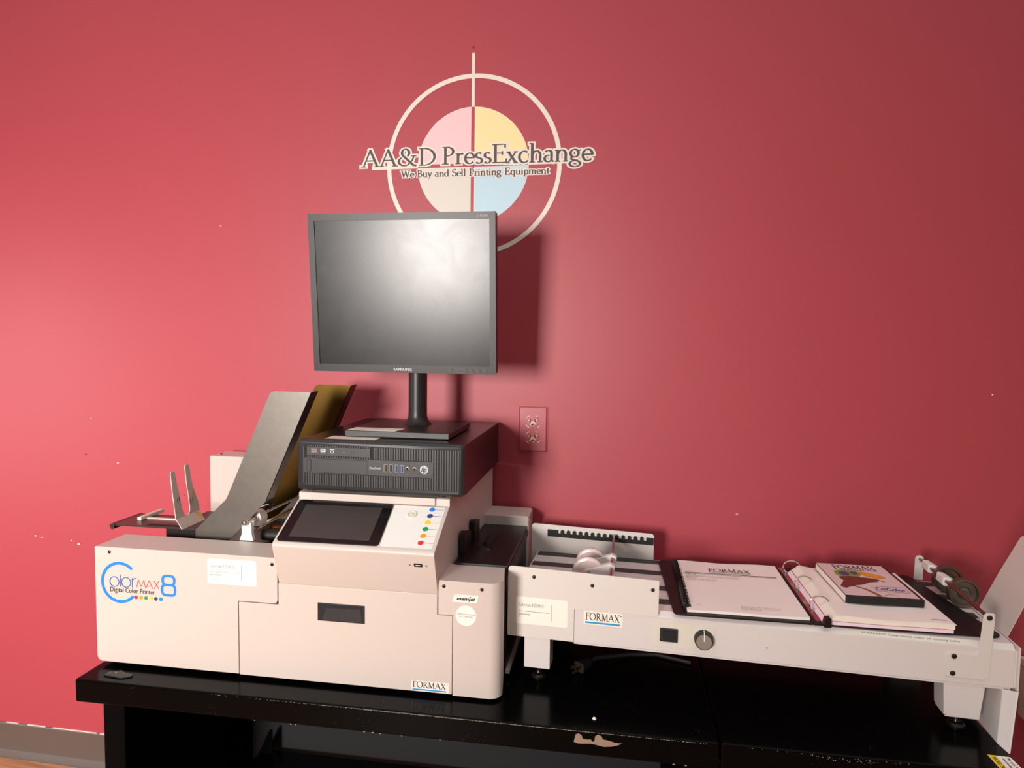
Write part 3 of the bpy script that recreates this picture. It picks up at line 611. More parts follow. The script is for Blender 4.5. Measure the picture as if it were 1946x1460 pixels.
# back stop with two prongs
def pp(z):   # bent sheet: slopes back below z=.847, nearly upright above
    return -.766-.014*max(0, min(1, (z-.826)/.021))-.012*max(0, (z-.847)/.10)
q = M()
def strip(rows):
    """rows: (z, y0, y1) from the bottom up; a folded sheet 1.5 mm thick"""
    F = []; K = []
    for z, ya, yb in rows:
        F.append([q.b.verts.new((pp(z)+.0015, y, z)) for y in (ya, yb)]); K.append([q.b.verts.new((pp(z), y, z)) for y in (ya, yb)])
    for i in range(len(rows)-1):
        q.b.faces.new((F[i][0], F[i][1], F[i+1][1], F[i+1][0])); q.b.faces.new((K[i][1], K[i][0], K[i+1][0], K[i+1][1]))
        q.b.faces.new((K[i][0], F[i][0], F[i+1][0], K[i+1][0])); q.b.faces.new((F[i][1], K[i][1], K[i+1][1], F[i+1][1]))
    q.b.faces.new((F[0][1], F[0][0], K[0][0], K[0][1])); q.b.faces.new((F[-1][0], F[-1][1], K[-1][1], K[-1][0]))
strip([(.8255, -.364, -.284), (.8365, -.364, -.2825), (.8465, -.364, -.281)])
strip([(.8465, -.364, -.3300), (.850, -.364, -.3350), (.857, -.364, -.3385), (.866, -.364, -.3395), (.90, -.364, -.3435), (.92, -.3635, -.3465), (.940, -.363, -.3480), (.9440, -.362, -.3485), (.9465, -.360, -.351)])
strip([(.8465, -.3220, -.281), (.850, -.3170, -.281), (.857, -.3140, -.281), (.866, -.3130, -.2825), (.89, -.3130, -.290), (.90, -.3140, -.2935), (.92, -.3140, -.2965), (.947, -.3130, -.2985), (.9505, -.312, -.2995), (.9525, -.309, -.302)])
bs = q.build('back_stop', 'steel2', tr, ang=25)
def onstop(y, z): return (pp(z)+.0019, y, z)
M().poly([onstop(-.3000, .880), onstop(-.2905, .879), onstop(-.2945, .896)]).build('warning_sticker', 'yellow', bs, fix=False, label='yellow warning triangle sticker')
M().poly([onstop(-.2990, .847), onstop(-.2915, .830), onstop(-.2855, .832), onstop(-.2925, .848)]).build('warning_sticker', 'yellow', bs, fix=False, label='yellow warning sticker strip')
for y, z0 in ((-.352, .878), (-.346, .880), (-.309, .866), (-.302, .868)): M().poly([onstop(y, z0), onstop(y+.0014, z0), onstop(y+.0012, z0+.010), onstop(y-.0004, z0+.010)]).build('slot', 'pcdark', bs, fix=False)
# post, guide rods and clamp
M().prism(rpoly([(-.6235, .8166), (-.5935, .8166), (-.5965, .830), (-.5975, .855), (-.6185, .855), (-.6185, .830)], [0, 0, .01, .006, .006, .01]), 'y', -.383, -.373).build('guide_post', 'white', pr_, bevel=.0008, seg=2)
gr = M().cyl((-.608, -.392, .855), (-.608, -.05, .855), .0030).build('guide_rod', 'chrome', pr_)
M().lathe([(0, -.006), (.004, -.005), (.0058, -.002), (.0062, 0), (.0058, .003), (.004, .006), (0, .007)], (-.608, -.390, .855), (0, 1, 0), 20).build('rod_end', 'chrome', gr)
M().box(-.6115, -.6035, -.355, -.06, .832, .8350).build('lower_bar', 'chrome', pr_)
M().cyl((-.600, -.350, .8335), (-.600, -.06, .8335), .0022).build('lower_rod', 'chrome', pr_)
ck = M().prism(rpoly([(-.618, .836), (-.598, .836), (-.596, .852), (-.600, .866), (-.612, .868), (-.619, .858)], .003), 'y', -.345, -.318).build('rod_clamp', 'white', pr_, bevel=.001, seg=2)
M().cyl((-.608, -.345, .855), (-.608, -.350, .855), .006).build('clamp_collar', 'chrome', ck)
M().lathe([(0, 0), (.0035, 0), (.0035, .010), (.0085, .011), (.0095, .014), (.0095, .024), (.008, .027), (0, .027)], (-.604, -.322, .862), (.35, .45, .6), 18).build('clamp_knob', 'rubber', ck)
M().tube([(-.612, -.345, .866), (-.606, -.335, .8735), (-.592, -.318, .878)], .0014, 8).build('clamp_lever', 'chrome', ck)
M().box(-.56, -.495, -.27, -.10, .80, .868).build('feed_head', 'cream', pr_, bevel=.004, seg=3)
M().box(-.590, -.50, -.115, -.092, .80, .905).build('feed_wall', 'cream', pr_, bevel=.002, seg=2)
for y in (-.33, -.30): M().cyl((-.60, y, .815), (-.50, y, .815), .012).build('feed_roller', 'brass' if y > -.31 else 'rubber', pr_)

# ================================================================== computer
pc = thing('desktop_computer', 'flat black small form desktop computer lying on the printer, ribbed charcoal front', 'computer', (-.321, -.2, .9262))
for x, y in ((-.47, -.37), (-.20, -.37), (-.47, -.04), (-.20, -.04)): M().cyl((x, y, .9258), (x, y, .9322), .008).build('foot', 'rubber', pc)
M().box(-.490, -.152, -.375, -.012, .9315, 1.0307).build('case', 'pccase', pc, bevel=.0015, seg=2)
YB = -.3965
fr = M().prism(rrect(-.4900, -.1515, .9312, 1.0322, .007, 5), 'y', YB+.004, -.374, None).prism(rrect(-.4900, -.1515, .9312, 1.0322, .007, 5), 'y', YB+.004, YB, rrect(-.4845, -.157, .9365, 1.0270, .006, 5)).build('front_bezel', 'pcfront', pc)
pb = Pl((0, YB, 0), (1, 0, 0), (0, 0, 1))
rec = flat(pb, [rrect(-.4790, -.1610, .9415, 1.0225, .006, 5)], .0003, 'vent_recess', 'pcdark', fr)
rb = []
def rib(x, z0, z1, w_=.0030): rb.append((x, z0, z1, w_))
x = -.4765
while x < -.163:
    if x < -.474: rib(x, .946, 1.019)
    elif x < -.335: rib(x, .9425, .9655)
    elif x < -.214: rib(x, .9425, .9655); rib(x, .9985, 1.0215)
    else: rib(x, .9425, 1.0215)
    x += .00505
q = M()
for x, z0, z1, w_ in rb: q.box(x, x+w_, YB-.0016, YB-.0002, z0, z1)
x = -.4665
while x < -.338: q.box(x, x+.003, YB-.0016, YB-.0002, 1.0195, 1.0220); q.box(x, x+.003, YB-.0016, YB-.0002, .9975, 1.0005); x += .00505
q.build('vent_ribs', 'pcfront', fr)
od = flat(pb, [rrect(-.4680, -.3370, 1.0015, 1.0188, .001)], .0020, 'optical_drive', 'pcfront', pc, thick=.0025)
flat(pb, [[(-.3865, 1.0085), (-.3760, 1.0085), (-.3760, 1.0135), (-.3865, 1.0135)]], .0026, 'eject_button', 'pcfront', od, thick=.0008)
flat(pb, [disc(-.3705, 1.0105, .0008, 8)], .0023, 'eject_hole', 'pcdark', od)
flat(pb, [rrect(-.4590, -.4470, 1.0070, 1.0155, .0008)], .0023, 'disc_emblem', 'ink2', od)
flat(pb, [rrect(-.4395, -.4290, 1.0090, 1.0155, .0006), [(-.4395, 1.0070), (-.4290, 1.0070), (-.4290, 1.0078), (-.4395, 1.0078)]], .0023, 'disc_emblem', 'silver', od)
sans_text(pb, 'RW', -.4370, 1.0105, .0050, .0035, .0026, 'emblem_print', 'ink', od)
flat(pb, ribbon(arc(-.4155, 1.0098, .0036, .0022, 0, 360, 16)[:-1], .0014, closed=True)+[[(-.4205, 1.0135), (-.4110, 1.0140), (-.4100, 1.0155), (-.4195, 1.0150)]], .0023, 'disc_emblem', 'silver', od)
flat(pb, [[(-.3925, 1.0090), (-.3900, 1.0090), (-.3900, 1.0097), (-.3925, 1.0097)]], .0023, 'drive_light', 'silver', od)
ps_ = flat(pb, [rrect(-.4735, -.2135, .9665, .9970, .002)], .0016, 'port_strip', 'pcfront', pc, thick=.002)
by = flat(pb, [[(-.4475, .9685), (-.3440, .9675), (-.3440, .9945), (-.4475, .9950)]], .0020, 'bay_cover', 'pcfront', pc, thick=.0018)
flat(pb, ribbon([(-.4477, .9684), (-.3438, .9673), (-.3438, .9946), (-.4477, .9951)], .0008, closed=True), .0021, 'bay_seam', 'pcdark', by)
flat(pb, [rrect(-.4680, -.4600, .9700, .9930, .0015)], .0022, 'side_latch', 'pcfront', ps_, thick=.0012)
flat(pb, ribbon(rrect(-.4680, -.4600, .9700, .9930, .0015), .0006, closed=True), .0023, 'latch_seam', 'pcdark', ps_)
sans_text(pb, 'EliteDesk', -.3390, .9793, .0235, .0042, .0020, 'model_lettering', 'silver', ps_, bold=.01)
for x, c in ((-.3060, 'pcdark'), (-.2953, 'pcdark'), (-.2848, 'usbblue'), (-.2738, 'usbblue')):
    u = flat(pb, [rrect(x-.0036, x+.0036, .9748, .9898, .0005)], .0022, 'usb_port', 'steel', ps_, thick=.001)
    flat(pb, [[(x-.0026, .9757), (x+.0026, .9757), (x+.0026, .9889), (x-.0026, .9889)]], .0024, 'port_opening', 'pcdark', u)
    flat(pb, [[(x-.0016, .9762), (x+.0008, .9762), (x+.0008, .9884), (x-.0016, .9884)]], .0026, 'port_tongue', c if c == 'usbblue' else 'black', u)
for x in (-.2628, -.2480):
    u = M().lathe([(.0042, 0), (.0042, .0012), (.0030, .0014), (.0026, .0006), (0, .0006)], (x, YB-.0014, .9822), (0, -1, 0), 20).build('audio_jack', 'steel', ps_)
    M().lathe([(0, .0008), (.0024, .0008)], (x, YB-.0014, .9822), (0, -1, 0), 16).build('jack_hole', 'pcdark', u)
for x in (-.279, -.263, -.248): flat(pb, [[(x-.002, .9705), (x+.002, .9705), (x+.002, .9713), (x-.002, .9713)]], .0019, 'port_mark', 'ink2', ps_)
bd = M().lathe([(0, .0030), (.0080, .0028), (.0086, .0020), (.0086, .0012)], (-.2290, YB, .9822), (0, -1, 0), 36).build('badge', 'silver', ps_, label='round silver maker badge')
phb = Pl((-.2290, YB-.0031, .9822), (1, 0, 0), (0, 0, 1))
def sk(P): return [(x+.28*y, y) for x, y in P]
flat(phb, ribbon(sk([(-.0038, -.0040), (-.0038, .0068)]), .0013)+ribbon(sk(arc(-.0022, .0006, .0017, .0020, 150, 0, 8)+[(-.0005, -.0040)]), .0013)+ribbon(sk([(.0014, -.0072), (.0014, .0026)]), .0013)+ribbon(sk(arc(.0030, -.0007, .0017, .0030, 110, -110, 10)), .0013), .0003, 'badge_lettering', 'ink', bd)
pt = Pl((0, 0, 1.0307), (1, 0, 0), (0, 1, 0))
al = flat(pt, [[(-.446, -.368), (-.340, -.371), (-.340, -.327), (-.4425, -.325)]], .0004, 'asset_label', 'label', pc, thick=.0004, label='white paper label with small grey print')
sans_text(pt, 'Colormax 8 ID:9010', -.436, -.339, .055, .005, .0006, 'label_print', 'ink2', al)
sans_text(pt, 'Auction Number', -.436, -.356, .024, .003, .0006, 'label_print', 'ink2', al)

# ================================================================== monitor
mo = thing('monitor', 'black square desktop monitor, dark dusty screen, on a column stand', 'monitor', (-.306, -.235, 1.031))
TL_ = -.087
mu = Vector((0, math.sin(TL_), math.cos(TL_))); mr = Vector((1, 0, 0)); mnrm = mr.cross(mu)
pm = Pl((0, -.2548, 1.1775), mr, mu)
X0, X1, U0, U1 = -.5180, -.1165, -.0165, .3160
def slab(q, P, h0, h1, P2=None):
    A = [q.b.verts.new(pm.at(x, y, h0)) for x, y in P]; B = [q.b.verts.new(pm.at(x, y, h1)) for x, y in (P2 or P)]; n_ = len(P)
    q.b.faces.new(A[::-1]); q.b.faces.new(B)
    for i in range(n_): q.b.faces.new((A[i], A[(i+1) % n_], B[(i+1) % n_], B[i]))
q = M(); slab(q, rrect(X0, X1, U0, U1, .004), -.022, -.002); slab(q, rrect(X0+.03, X1-.03, U0+.03, U1-.03, .01), -.045, -.022, rrect(X0+.004, X1-.004, U0+.004, U1-.004, .008)); hs = q.build('back_housing', 'black', mo, bevel=.001, seg=2)
q = M()
I0, I1, J0, J1 = -.5045, -.1290, -.0006, .3015
for P in ([(X0, U0), (X1, U0), (I1, J0), (I0, J0)], [(X1, U0), (X1, U1), (I1, J1), (I1, J0)], [(X1, U1), (X0, U1), (I0, J1), (I1, J1)], [(X0, U1), (X0, U0), (I0, J0), (I0, J1)]):
    A = [q.b.verts.new(pm.at(x, y, .0022)) for x, y in P]; B = [q.b.verts.new(pm.at(x, y, -.002)) for x, y in P]
    q.b.faces.new(A); q.b.faces.new(B[::-1])
    for i in range(4): q.b.faces.new((A[i], B[i], B[(i+1) % 4], A[(i+1) % 4]))
bmesh.ops.remove_doubles(q.b, verts=q.b.verts[:], dist=.00005)
bz = q.build('bezel', 'bezel', mo)
flat(pm, [[(I0, J0), (I1, J0), (I1, J1), (I0, J1)]], 0.0, 'screen', 'screen', mo, thick=.0015, label='dark matte screen with smudges')
sans_text(pm, 'SAMSUNG', -.3385, -.0125, .0405, .0062, .0026, 'maker_lettering', 'silver', bz, bold=.035)
sans_text(pm, 'S19C450', -.1540, .3055, .0225, .0042, .0026, 'model_lettering', 'silver', bz)
for k, x in enumerate((-.2140, -.1690, -.1540, -.1390)):
    u = M().lathe([(.0044, 0), (.0044, .0008), (.0036, .0014), (0, .0014)], pm.at(x, -.0092, .0020), mnrm, 20).build('button', 'bezel', mo)
    flat(pm, ribbon(arc(x, -.0092, .0042, .0042, 0, 360, 20)[:-1], .0007, closed=True), .0031, 'button_ring', 'ink2', u)
    flat(pm, [disc(x, -.0092, .0011, 8)], .0037, 'button_mark', 'ink2', u)
u = flat(pm, [rrect(-.2020, -.1800, -.0132, -.0052, .0039, 6)], .0036, 'rocker_button', 'bezel', mo, thick=.0016)
flat(pm, ribbon(rrect(-.2020, -.1800, -.0132, -.0052, .0039, 6), .0007, closed=True), .0038, 'button_ring', 'ink2', u)
flat(pm, [disc(-.1985, -.0092, .001, 8), disc(-.1835, -.0092, .001, 8)], .0039, 'button_mark', 'ink2', u)
bs_ = M().box(-.416, -.197, -.333, -.137, 1.0325, 1.0440).build('stand_base', 'bezel', mo, bevel=.001, seg=2)
M().box(-.405, -.208, -.322, -.148, 1.0308, 1.0330).build('base_pad', 'rubber', bs_)
M().lathe([(.034, 0), (.029, .003), (.0235, .009), (.0208, .018), (.0205, .03), (.0205, .20), (0, .20)], (-.3025, -.1960, 1.0438), (0, 0, 1), 32).build('stand_column', 'bezel', mo)
M().box(-.3325, -.2725, -.226, -.185, 1.19, 1.29).build('tilt_hinge', 'black', mo, bevel=.003, seg=2)
pt2 = Pl((0, 0, 1.0440), (1, 0, 0), (0, 1, 0))
al = flat(pt2, [[(-.4130, -.326), (-.3110, -.326), (-.3040, -.284), (-.4110, -.284)]], .0004, 'asset_label', 'label', mo, thick=.0004, label='white paper label with small grey print')
sans_text(pt2, 'Colormax 8 ID:9010', -.403, -.297, .055, .005, .0006, 'label_print', 'ink2', al)
sans_text(pt2, 'Auction Number', -.403, -.314, .024, .003, .0006, 'label_print', 'ink2', al)

# ================================================================== conveyor
setframe(CONV)
cv = thing('conveyor_stacker', 'long pale grey belt conveyor beside the printer, standing on both benches', 'conveyor', (.43, .16, ZT))
ZS = .7365; DP = .315
body = M().prism([(0, .663), (0, .7285), (.009, ZS), (DP-.009, ZS), (DP, .7285), (DP, .663)], 'x', 0, .862).build('conveyor_body', 'lilac', cv, bevel=.0012, seg=2)
M().box(.860, .8652, .001, DP-.001, .664, .728).build('end_cap', 'lilac', body)
M().box(.124, .858, .001, .006, .6598, .6632).build('lower_flange', 'lilac', body)
for k, t in enumerate((.041, .113, .203, .275)):
    pts = []
    q = M().box(.006, .846, t, t+.0245, ZS-.001, ZS+.0012)
    q.lathe([(0, 0), (.010, 0), (.010, .0245), (0, .0245)], (.850, t, ZS-.0088), (0, 1, 0), 20)
    q.lathe([(0, 0), (.010, 0), (.010, .0245), (0, .0245)], (.008, t, ZS-.0088), (0, 1, 0), 20)
    q.build('belt', 'belt', cv)
pc_ = Pl((0, 0, 0), (1, 0, 0), (0, 0, 1))
# front side plate
sp_ = M().prism(rpoly([(-.005, .6645), (.1240, .6640), (.1240, .7290), (.2795, .7290), (.2795, .7955), (.2790, .7960), (-.004, .8015)], [.003, .001, .004, .005, 0, .007, .007], 5), 'y', -.0022, 0).build('front_plate', 'lilac2', cv, bevel=.0006, seg=2)
for x, z in ((.0461, .7833), (.1573, .7764), (.2684, .7782)): screw((x, -.0022, z), (0, -1, 0), .0036, sp_, 'rubber')
pcf = Pl((0, -.0022, 0), (1, 0, 0), (0, 0, 1))
asset_label(pcf, .0115, .1118, .6900, .7425, sp_)
# back side plate and comb
bp_ = M().prism(rpoly([(-.0145, .690), (.2678, .690), (.2678, .7975), (-.0140, .8035)], [0, 0, .007, .007], 5), 'y', .300, .303).build('back_plate', 'lilac2', cv, bevel=.0006, seg=2)
c0, c1, nT = .0245, .2665, 15
P = [(c0, .7770), (c1, .7735), (c1, .7885)]
def base_z(x): return .7770+(x-c0)/(c1-c0)*-.0035
P += [(c1-.016, .7885)]
x = c1-.016
pit = (c1-c0-.016-.0165)/15
for k in range(15):
    xl = x-pit
    P += [(x, base_z(x)+.0075), (x-pit*.52, base_z(x)+.0075)] + ([(x-pit*.52, base_z(x)+.0145), (x-pit*.72, base_z(x)+.0165), (xl, base_z(x)+.0145)] if k < 14 else [(x-pit*.52, base_z(x)+.0148)])
    x = xl
P += [(c0, base_z(c0)+.0150)]
M().prism(P, 'y', .2925, .3002).build('rod_comb', 'pcdark', bp_)
# control panel
pn = flat(pc_, [rrect(.2700, .3812, .6725, .7205, .001)], .0006, 'control_panel', 'panel', cv, thick=.0006)
sw = flat(pc_, [rrect(.2830, .3150, .6835, .7085, .001)], .0030, 'power_switch', 'rubber', pn, thick=.0026, label='square black rocker switch')
flat(pc_, [rrect(.2880, .3105, .6875, .7045, .002)], .0048, 'rocker', 'pcdark', sw, thick=.002)
sans_text(pc_, 'POWER', .2910, .7105, .0160, .0032, .0009, 'panel_print', 'vinyl', pn)
flat(pc_, [rrect(.2865, .2875, .6785, .6820, .0002)]+[rrect(.3095, .3105, .6785, .6820, .0002)], .0009, 'panel_print', 'vinyl', pn)
for k in range(11):
    a = math.radians(220-k*26); flat(pc_, [disc(.3610+.0205*math.cos(a), .6950+.0205*math.sin(a), .0009, 8)], .0009, 'dial_mark', 'vinyl', pn)
kn = M().lathe([(.0172, 0), (.0168, .006), (.0155, .0135), (.0145, .0145), (0, .0145)], (.3610, -.0006, .6950), (0, -1, 0), 40).build('speed_knob', 'rubber', cv, label='black speed knob with grey cap')
M().lathe([(.0138, .0002), (.0136, .0008), (0, .0008)], (.3610, -.0151, .6950), (0, -1, 0), 36).build('knob_cap', 'knobtop', kn)
M().box(.3603, .3617, -.0164, -.0155, .6965, .7085).build('pointer', 'vinyl', kn)
M().box(.3603, .3617, -.0160, -.0022, .7085, .7125).build('pointer', 'vinyl', kn)
fl_ = flat(pc_, [rrect(.1425, .2150, .7005, .7265, .0008)], .0006, 'maker_badge', 'label', cv, thick=.0006)
formax_logo(pc_, .1450, .7030, .0670, .0205, .0009, fl_)
screw((.4705, 0, .690), (0, -1, 0), .0012, body, 'ink2')
# paper strip label on top edge
pq = Pl((0, 0, .7285), (1, 0, 0), (0, .009, .008))
wl = flat(pq, [[(.60, .0008), (.800, .0008), (.794, .0112), (.60, .0112)]], .0004, 'edge_label', 'panel', body)
sans_text(pq, 'WARNING keep hands clear of moving belts', .625, .0040, .155, .0045, .0007, 'edge_label_print', 'ink2', wl)
# legs
def cleg(s0, s1, t0, t1, taper):
    z0, z1 = .603, .664
    if taper:
        a = M().hexa([(s0+.0105, t0, z0-.002), (s1-.0065, t0, z0-.002), (s1-.0065, t0+.0025, z0-.002), (s0+.0105, t0+.0025, z0-.002)], [(s0+.0155, t0, z1), (s1, t0, z1), (s1, t0+.0025, z1), (s0+.0155, t0+.0025, z1)])
        a.hexa([(s0+.003, t0, z0+.003), (s0+.0115, t0, z0-.002), (s0+.0115, t1, z0-.002), (s0+.003, t1, z0+.003)], [(s0, t0, z1), (s0+.0155, t0, z1), (s0+.0155, t1, z1), (s0, t1, z1)])
        a.hexa([(s1-.0085, t0, z0-.002), (s1-.0065, t0, z0-.002), (s1-.0065, t1, z0-.002), (s1-.0085, t1, z0-.002)], [(s1-.002, t0, z1), (s1, t0, z1), (s1, t1, z1), (s1-.002, t1, z1)])
        a.box(s0+.005, s1-.008, t0, t1, z0-.002, z0)
    else: a = M().box(s0, s1, t0, t1, z0, z1)
    l = a.build('leg', 'lilac', cv, bevel=.0008, seg=2)
    sm = (s0+s1)/2; tm = t0+.025
    M().cyl((sm, tm, .585), (sm, tm, z0), .0035).build('foot_stud', 'chrome', l)
    M().lathe([(0, 0), (.0145, 0), (.0145, .004), (.012, .0075), (.006, .009), (.005, .012), (0, .012)], (sm, tm, ZT), (0, 0, 1), 26).build('levelling_foot', 'screw', l)
cleg(.0283, .0784, .002, .045, False); cleg(.0283, .0784, .265, .308, False)
cleg(.7575, .8222, .002, .045, True); cleg(.7575, .8222, .265, .308, True)
# white roller pair near the printer
r1 = M().cyl((.1882, .030, .7830), (.1780, .3000, .7885), .0029).build('roller_rod', 'rod', cv)
for t in (.085, .144):
    ar = M().prism(rpoly([(.1380, .7640), (.1760, .7680), (.1925, .7720), (.1935, .7880), (.1840, .7925), (.1380, .7770)], .004), 'y', t-.004, t+.012).build('roller_arm', 'white', cv, bevel=.0015, seg=2)
    M().lathe([(0, -.008), (.007, -.008), (.010, -.0055), (.022, -.0045), (.026, -.0065), (.0295, -.0055), (.0318, -.002), (.0318, .003), (.030, .006), (.026, .008), (0, .008)], (.1400, t+.004, .7695), (0, 1, 0), 48).build('roller_wheel', 'wheelwhite', ar, label='milky white roller wheel')
# roller stand at the far end
br_ = M().prism(rpoly([(.7575, .6735), (.8237, .6735), (.8280, .7813), (.8280, .7890), (.8110, .7890), (.8060, .7150), (.7580, .7165)], [.006, .008, 0, .0082, .0082, .006, .008], 6), 'y', -.0022, 0).build('roller_bracket', 'lilac2', cv, bevel=.0005, seg=2)
for x, z in ((.8196, .7810), (.7698, .7096), (.7689, .6801)): screw((x, -.0022, z), (0, -1, 0), .0045, br_, 'rubber')
M().prism(rpoly([(.810, .7365), (.8275, .7365), (.8275, .7890), (.8110, .7890)], [0, 0, .0082, .0082], 6), 'y', DP-.003, DP).build('roller_bracket', 'lilac2', cv, bevel=.0005, seg=2)
M().cyl((.8196, 0, .7810), (.8196, DP-.002, .7810), .0030).build('roller_rod', 'rod', cv)
for t in (.164, .239):
    ar = M().prism(rpoly([(.8130, .7730), (.8240, .7700), (.8560, .7620), (.8560, .7700), (.8260, .7880), (.8150, .7890)], .003), 'y', t+.012, t+.046).build('roller_arm', 'white', cv, bevel=.001, seg=2)
    wh = M().lathe([(0, -.009), (.006, -.009), (.006, -.006), (.010, -.005), (.012, -.002), (.021, -.002), (.0235, -.006), (.0265, -.006), (.0275, -.004), (.0275, .008), (.0265, .010), (0, .010)], (.8460, t, .7655), (0, 1, 0), 44).build('roller_wheel', 'wheelgrey', ar, label='grey metal roller wheel')
# end tray leaning outward
q = M()
et = [(.045, .732), (.165, .732)]
def tp(t, z): return .868+(z-.732)*.10
P2 = [(.166, .7330), (.045, .7330), (.005, .812), (-.030, .885), (-.030, .900), (.0, .910), (.050, .909), (.066, .901), (.120, .82)]
P2 = rpoly([(.160, .7330), (.045, .7330), (-.020, .868), (-.020, .915), (.055, .911), (.105, .830)], [0, 0, .01, .01, .018, .06], 6)
A = [q.b.verts.new((tp(t, z), t, z)) for t, z in P2]; B = [q.b.verts.new((tp(t, z)+.0016, t, z)) for t, z in P2]
q.b.faces.new(A); q.b.faces.new(B[::-1])
for i in range(len(A)): q.b.faces.new((A[i], B[i], B[(i+1) % len(A)], A[(i+1) % len(A)]))
q.build('end_tray', 'lilac2', cv)
# support panel below the end
M().box(.8655, .8685, -.004, .22, .655, .735).build('end_plate', 'lilac2', cv, bevel=.0008, seg=2)
M().hexa([(.835, -.016, ZT), (.838, -.016, ZT), (.838, .22, ZT), (.835, .22, ZT)], [(.844, -.004, .662), (.847, -.004, .662), (.847, .22, .662), (.844, .22, .662)]).hexa([(.835, -.018, ZT), (.840, -.046, ZT), (.842, -.046, ZT), (.838, -.016, ZT)], [(.844, -.005, .662), (.8645, -.008, .662), (.8665, -.008, .662), (.847, -.003, .662)]).build('end_support', 'lilac', cv, bevel=.0008, seg=2)
M().cyl((.834, .060, .60), (.834, .060, .606), .004).build('support_screw', 'rubber', cv)

# loose plug under the conveyor
setframe(Matrix.Identity(4))
pg = thing('power_plug', 'loose black power plug with brass prongs on the bench under the conveyor', 'plug', (.07, -.30, ZT))
M().prism(rrect(-.012, .012, -.010, .010, .004), 'y', 0, .034, rrect(-.007, .007, -.007, .007, .003)).build('plug_body', 'rubber', pg)
for x, z in ((-.006, .003), (.006, .003)): M().box(x-.0035*.3, x+.0035*.3, -.017, .001, z-.003, z+.003).build('prong', 'brassprong', pg)
M().cyl((0, -.019, -.005), (0, .001, -.005), .0024, 12).build('prong', 'brassprong', pg)
M().tube([(0, .03, 0), (.004, .05, .004), (.012, .085, -.002), (.03, .13, -.006), (.07, .17, -.006), (.14, .19, -.006)], .004, 10).build('cord', 'rubber', pg)
for ch in list(pg.children): ch.data.transform(ROOT[pg.name])   # parts above were drawn about the plug's own origin
pg.matrix_world = Matrix.Translation((.072, -.335, ZT+.0115)) @ Matrix.Rotation(-.62, 4, 'Z')

# ================================================================== binder, manual and case
bn = thing('ring_binder', 'open black ring binder lying on the conveyor with a thick stack of pages', 'binder', (.50, -.26, .738))
ZB = .7378
M().prism(rpoly([(.2460, -.413), (.4860, -.413), (.4860, -.108), (.2340, -.108)], [.012, .002, .002, .012]), 'z', ZB, ZB+.0034).build('front_cover', 'vinylblack', bn, bevel=.001, seg=2)
M().box(.4865, .5250, -.413, -.108, ZB, ZB+.003).build('spine', 'vinylblack', bn, bevel=.001, seg=2)
M().prism(rpoly([(.5255, -.413), (.7950, -.410), (.7600, -.108), (.5255, -.108)], [.002, .014, .012, .002]), 'z', ZB, ZB+.0034).build('back_cover', 'vinylblack', bn, bevel=.001, seg=2)
M().prism([(.492, ZB+.003), (.502, ZB+.003), (.501, ZB+.0055), (.493, ZB+.0055)], 'y', -.405, -.116).build('ring_bar', 'chrome', bn)
for y in (-.147, -.246, -.354): M().tube([(.512+.0170*math.cos(a), y, ZB+.0178+.0140*math.sin(a)) for a in [2*PI*i/28 for i in range(28)]]+[(.529, y, ZB+.0178)], .0016, 8).build('ring', 'chrome', bn)
M().prism(rpoly([(.500, ZB+.002), (.514, ZB+.002), (.512, ZB+.020), (.503, ZB+.017)], .002), 'y', -.424, -.412).build('ring_lever', 'screw', bn)
Z0 = ZB+.0036
# stacks of pages: left side slopes, top sheet curls up at the rings
def stack(z0, z1, x0, x1, m, nm, wob, ylo, yhi):
    q = M(); nx, ny = 16, 14; top = []; bot = []
    for j in range(ny+1):
        v = j/ny; rt_, rb_ = [], []
        for i in range(nx+1):
            u = i/nx
            xa0 = x0[0]+(x0[1]-x0[0])*u; xa1 = x1[0]+(x1[1]-x1[0])*u
            lift = .004*max(0, 1-u*5)**2*(.3+1.0*v)+.0011*(1+math.sin(u*9+.6))*(1-v)
            y = ylo+(yhi-ylo)*v
            rt_.append(q.b.verts.new((xa1, y, z1+lift*(z1-Z0)/.016))); rb_.append(q.b.verts.new((xa0, y, z0+lift*(z0-Z0)/.016)))
        top.append(rt_); bot.append(rb_)
    for j in range(ny):
        for i in range(nx):
            q.b.faces.new((top[j][i], top[j][i+1], top[j+1][i+1], top[j+1][i])); q.b.faces.new((bot[j][i], bot[j+1][i], bot[j+1][i+1], bot[j][i+1]))
    for i in range(nx):
        q.b.faces.new((bot[0][i], bot[0][i+1], top[0][i+1], top[0][i])); q.b.faces.new((bot[ny][i+1], bot[ny][i], top[ny][i], top[ny][i+1]))
    for j in range(ny):
        q.b.faces.new((bot[j+1][0], bot[j][0], top[j][0], top[j+1][0])); q.b.faces.new((bot[j][nx], bot[j+1][nx], top[j+1][nx], top[j][nx]))
    return q.build(nm, m, bn)
Z0 = ZB+.0036
stack(Z0, Z0+.0009, (.5020, .7040), (.5030, .7040), 'tabred', 'divider_sheets', 0, -.414, -.150)
stack(Z0+.0010, Z0+.0062, (.5030, .7130), (.5100, .7130), 'paperpink', 'pink_pages', .6, -.416, -.150)
stack(Z0+.0063, Z0+.0070, (.5100, .7130), (.5110, .7130), 'tabred', 'divider_sheets', .6, -.4155, -.150)
stack(Z0+.0071, Z0+.0150, (.5110, .7150), (.5245, .7150), 'paperedge', 'white_pages', 1.0, -.416, -.151)
tpg = stack(Z0+.0151, Z0+.0160, (.5250, .7165), (.5255, .7165), 'paper', 'top_page', 1.2, -.417, -.152)
ZP = Z0+.0160
ppg = Pl((0, 0, ZP), (1, 0, 0), (0, 1, 0))
sans_text(ppg, 'MANUAL', .684, -.404, .024, .004, .0022, 'page_print', 'ink', tpg)
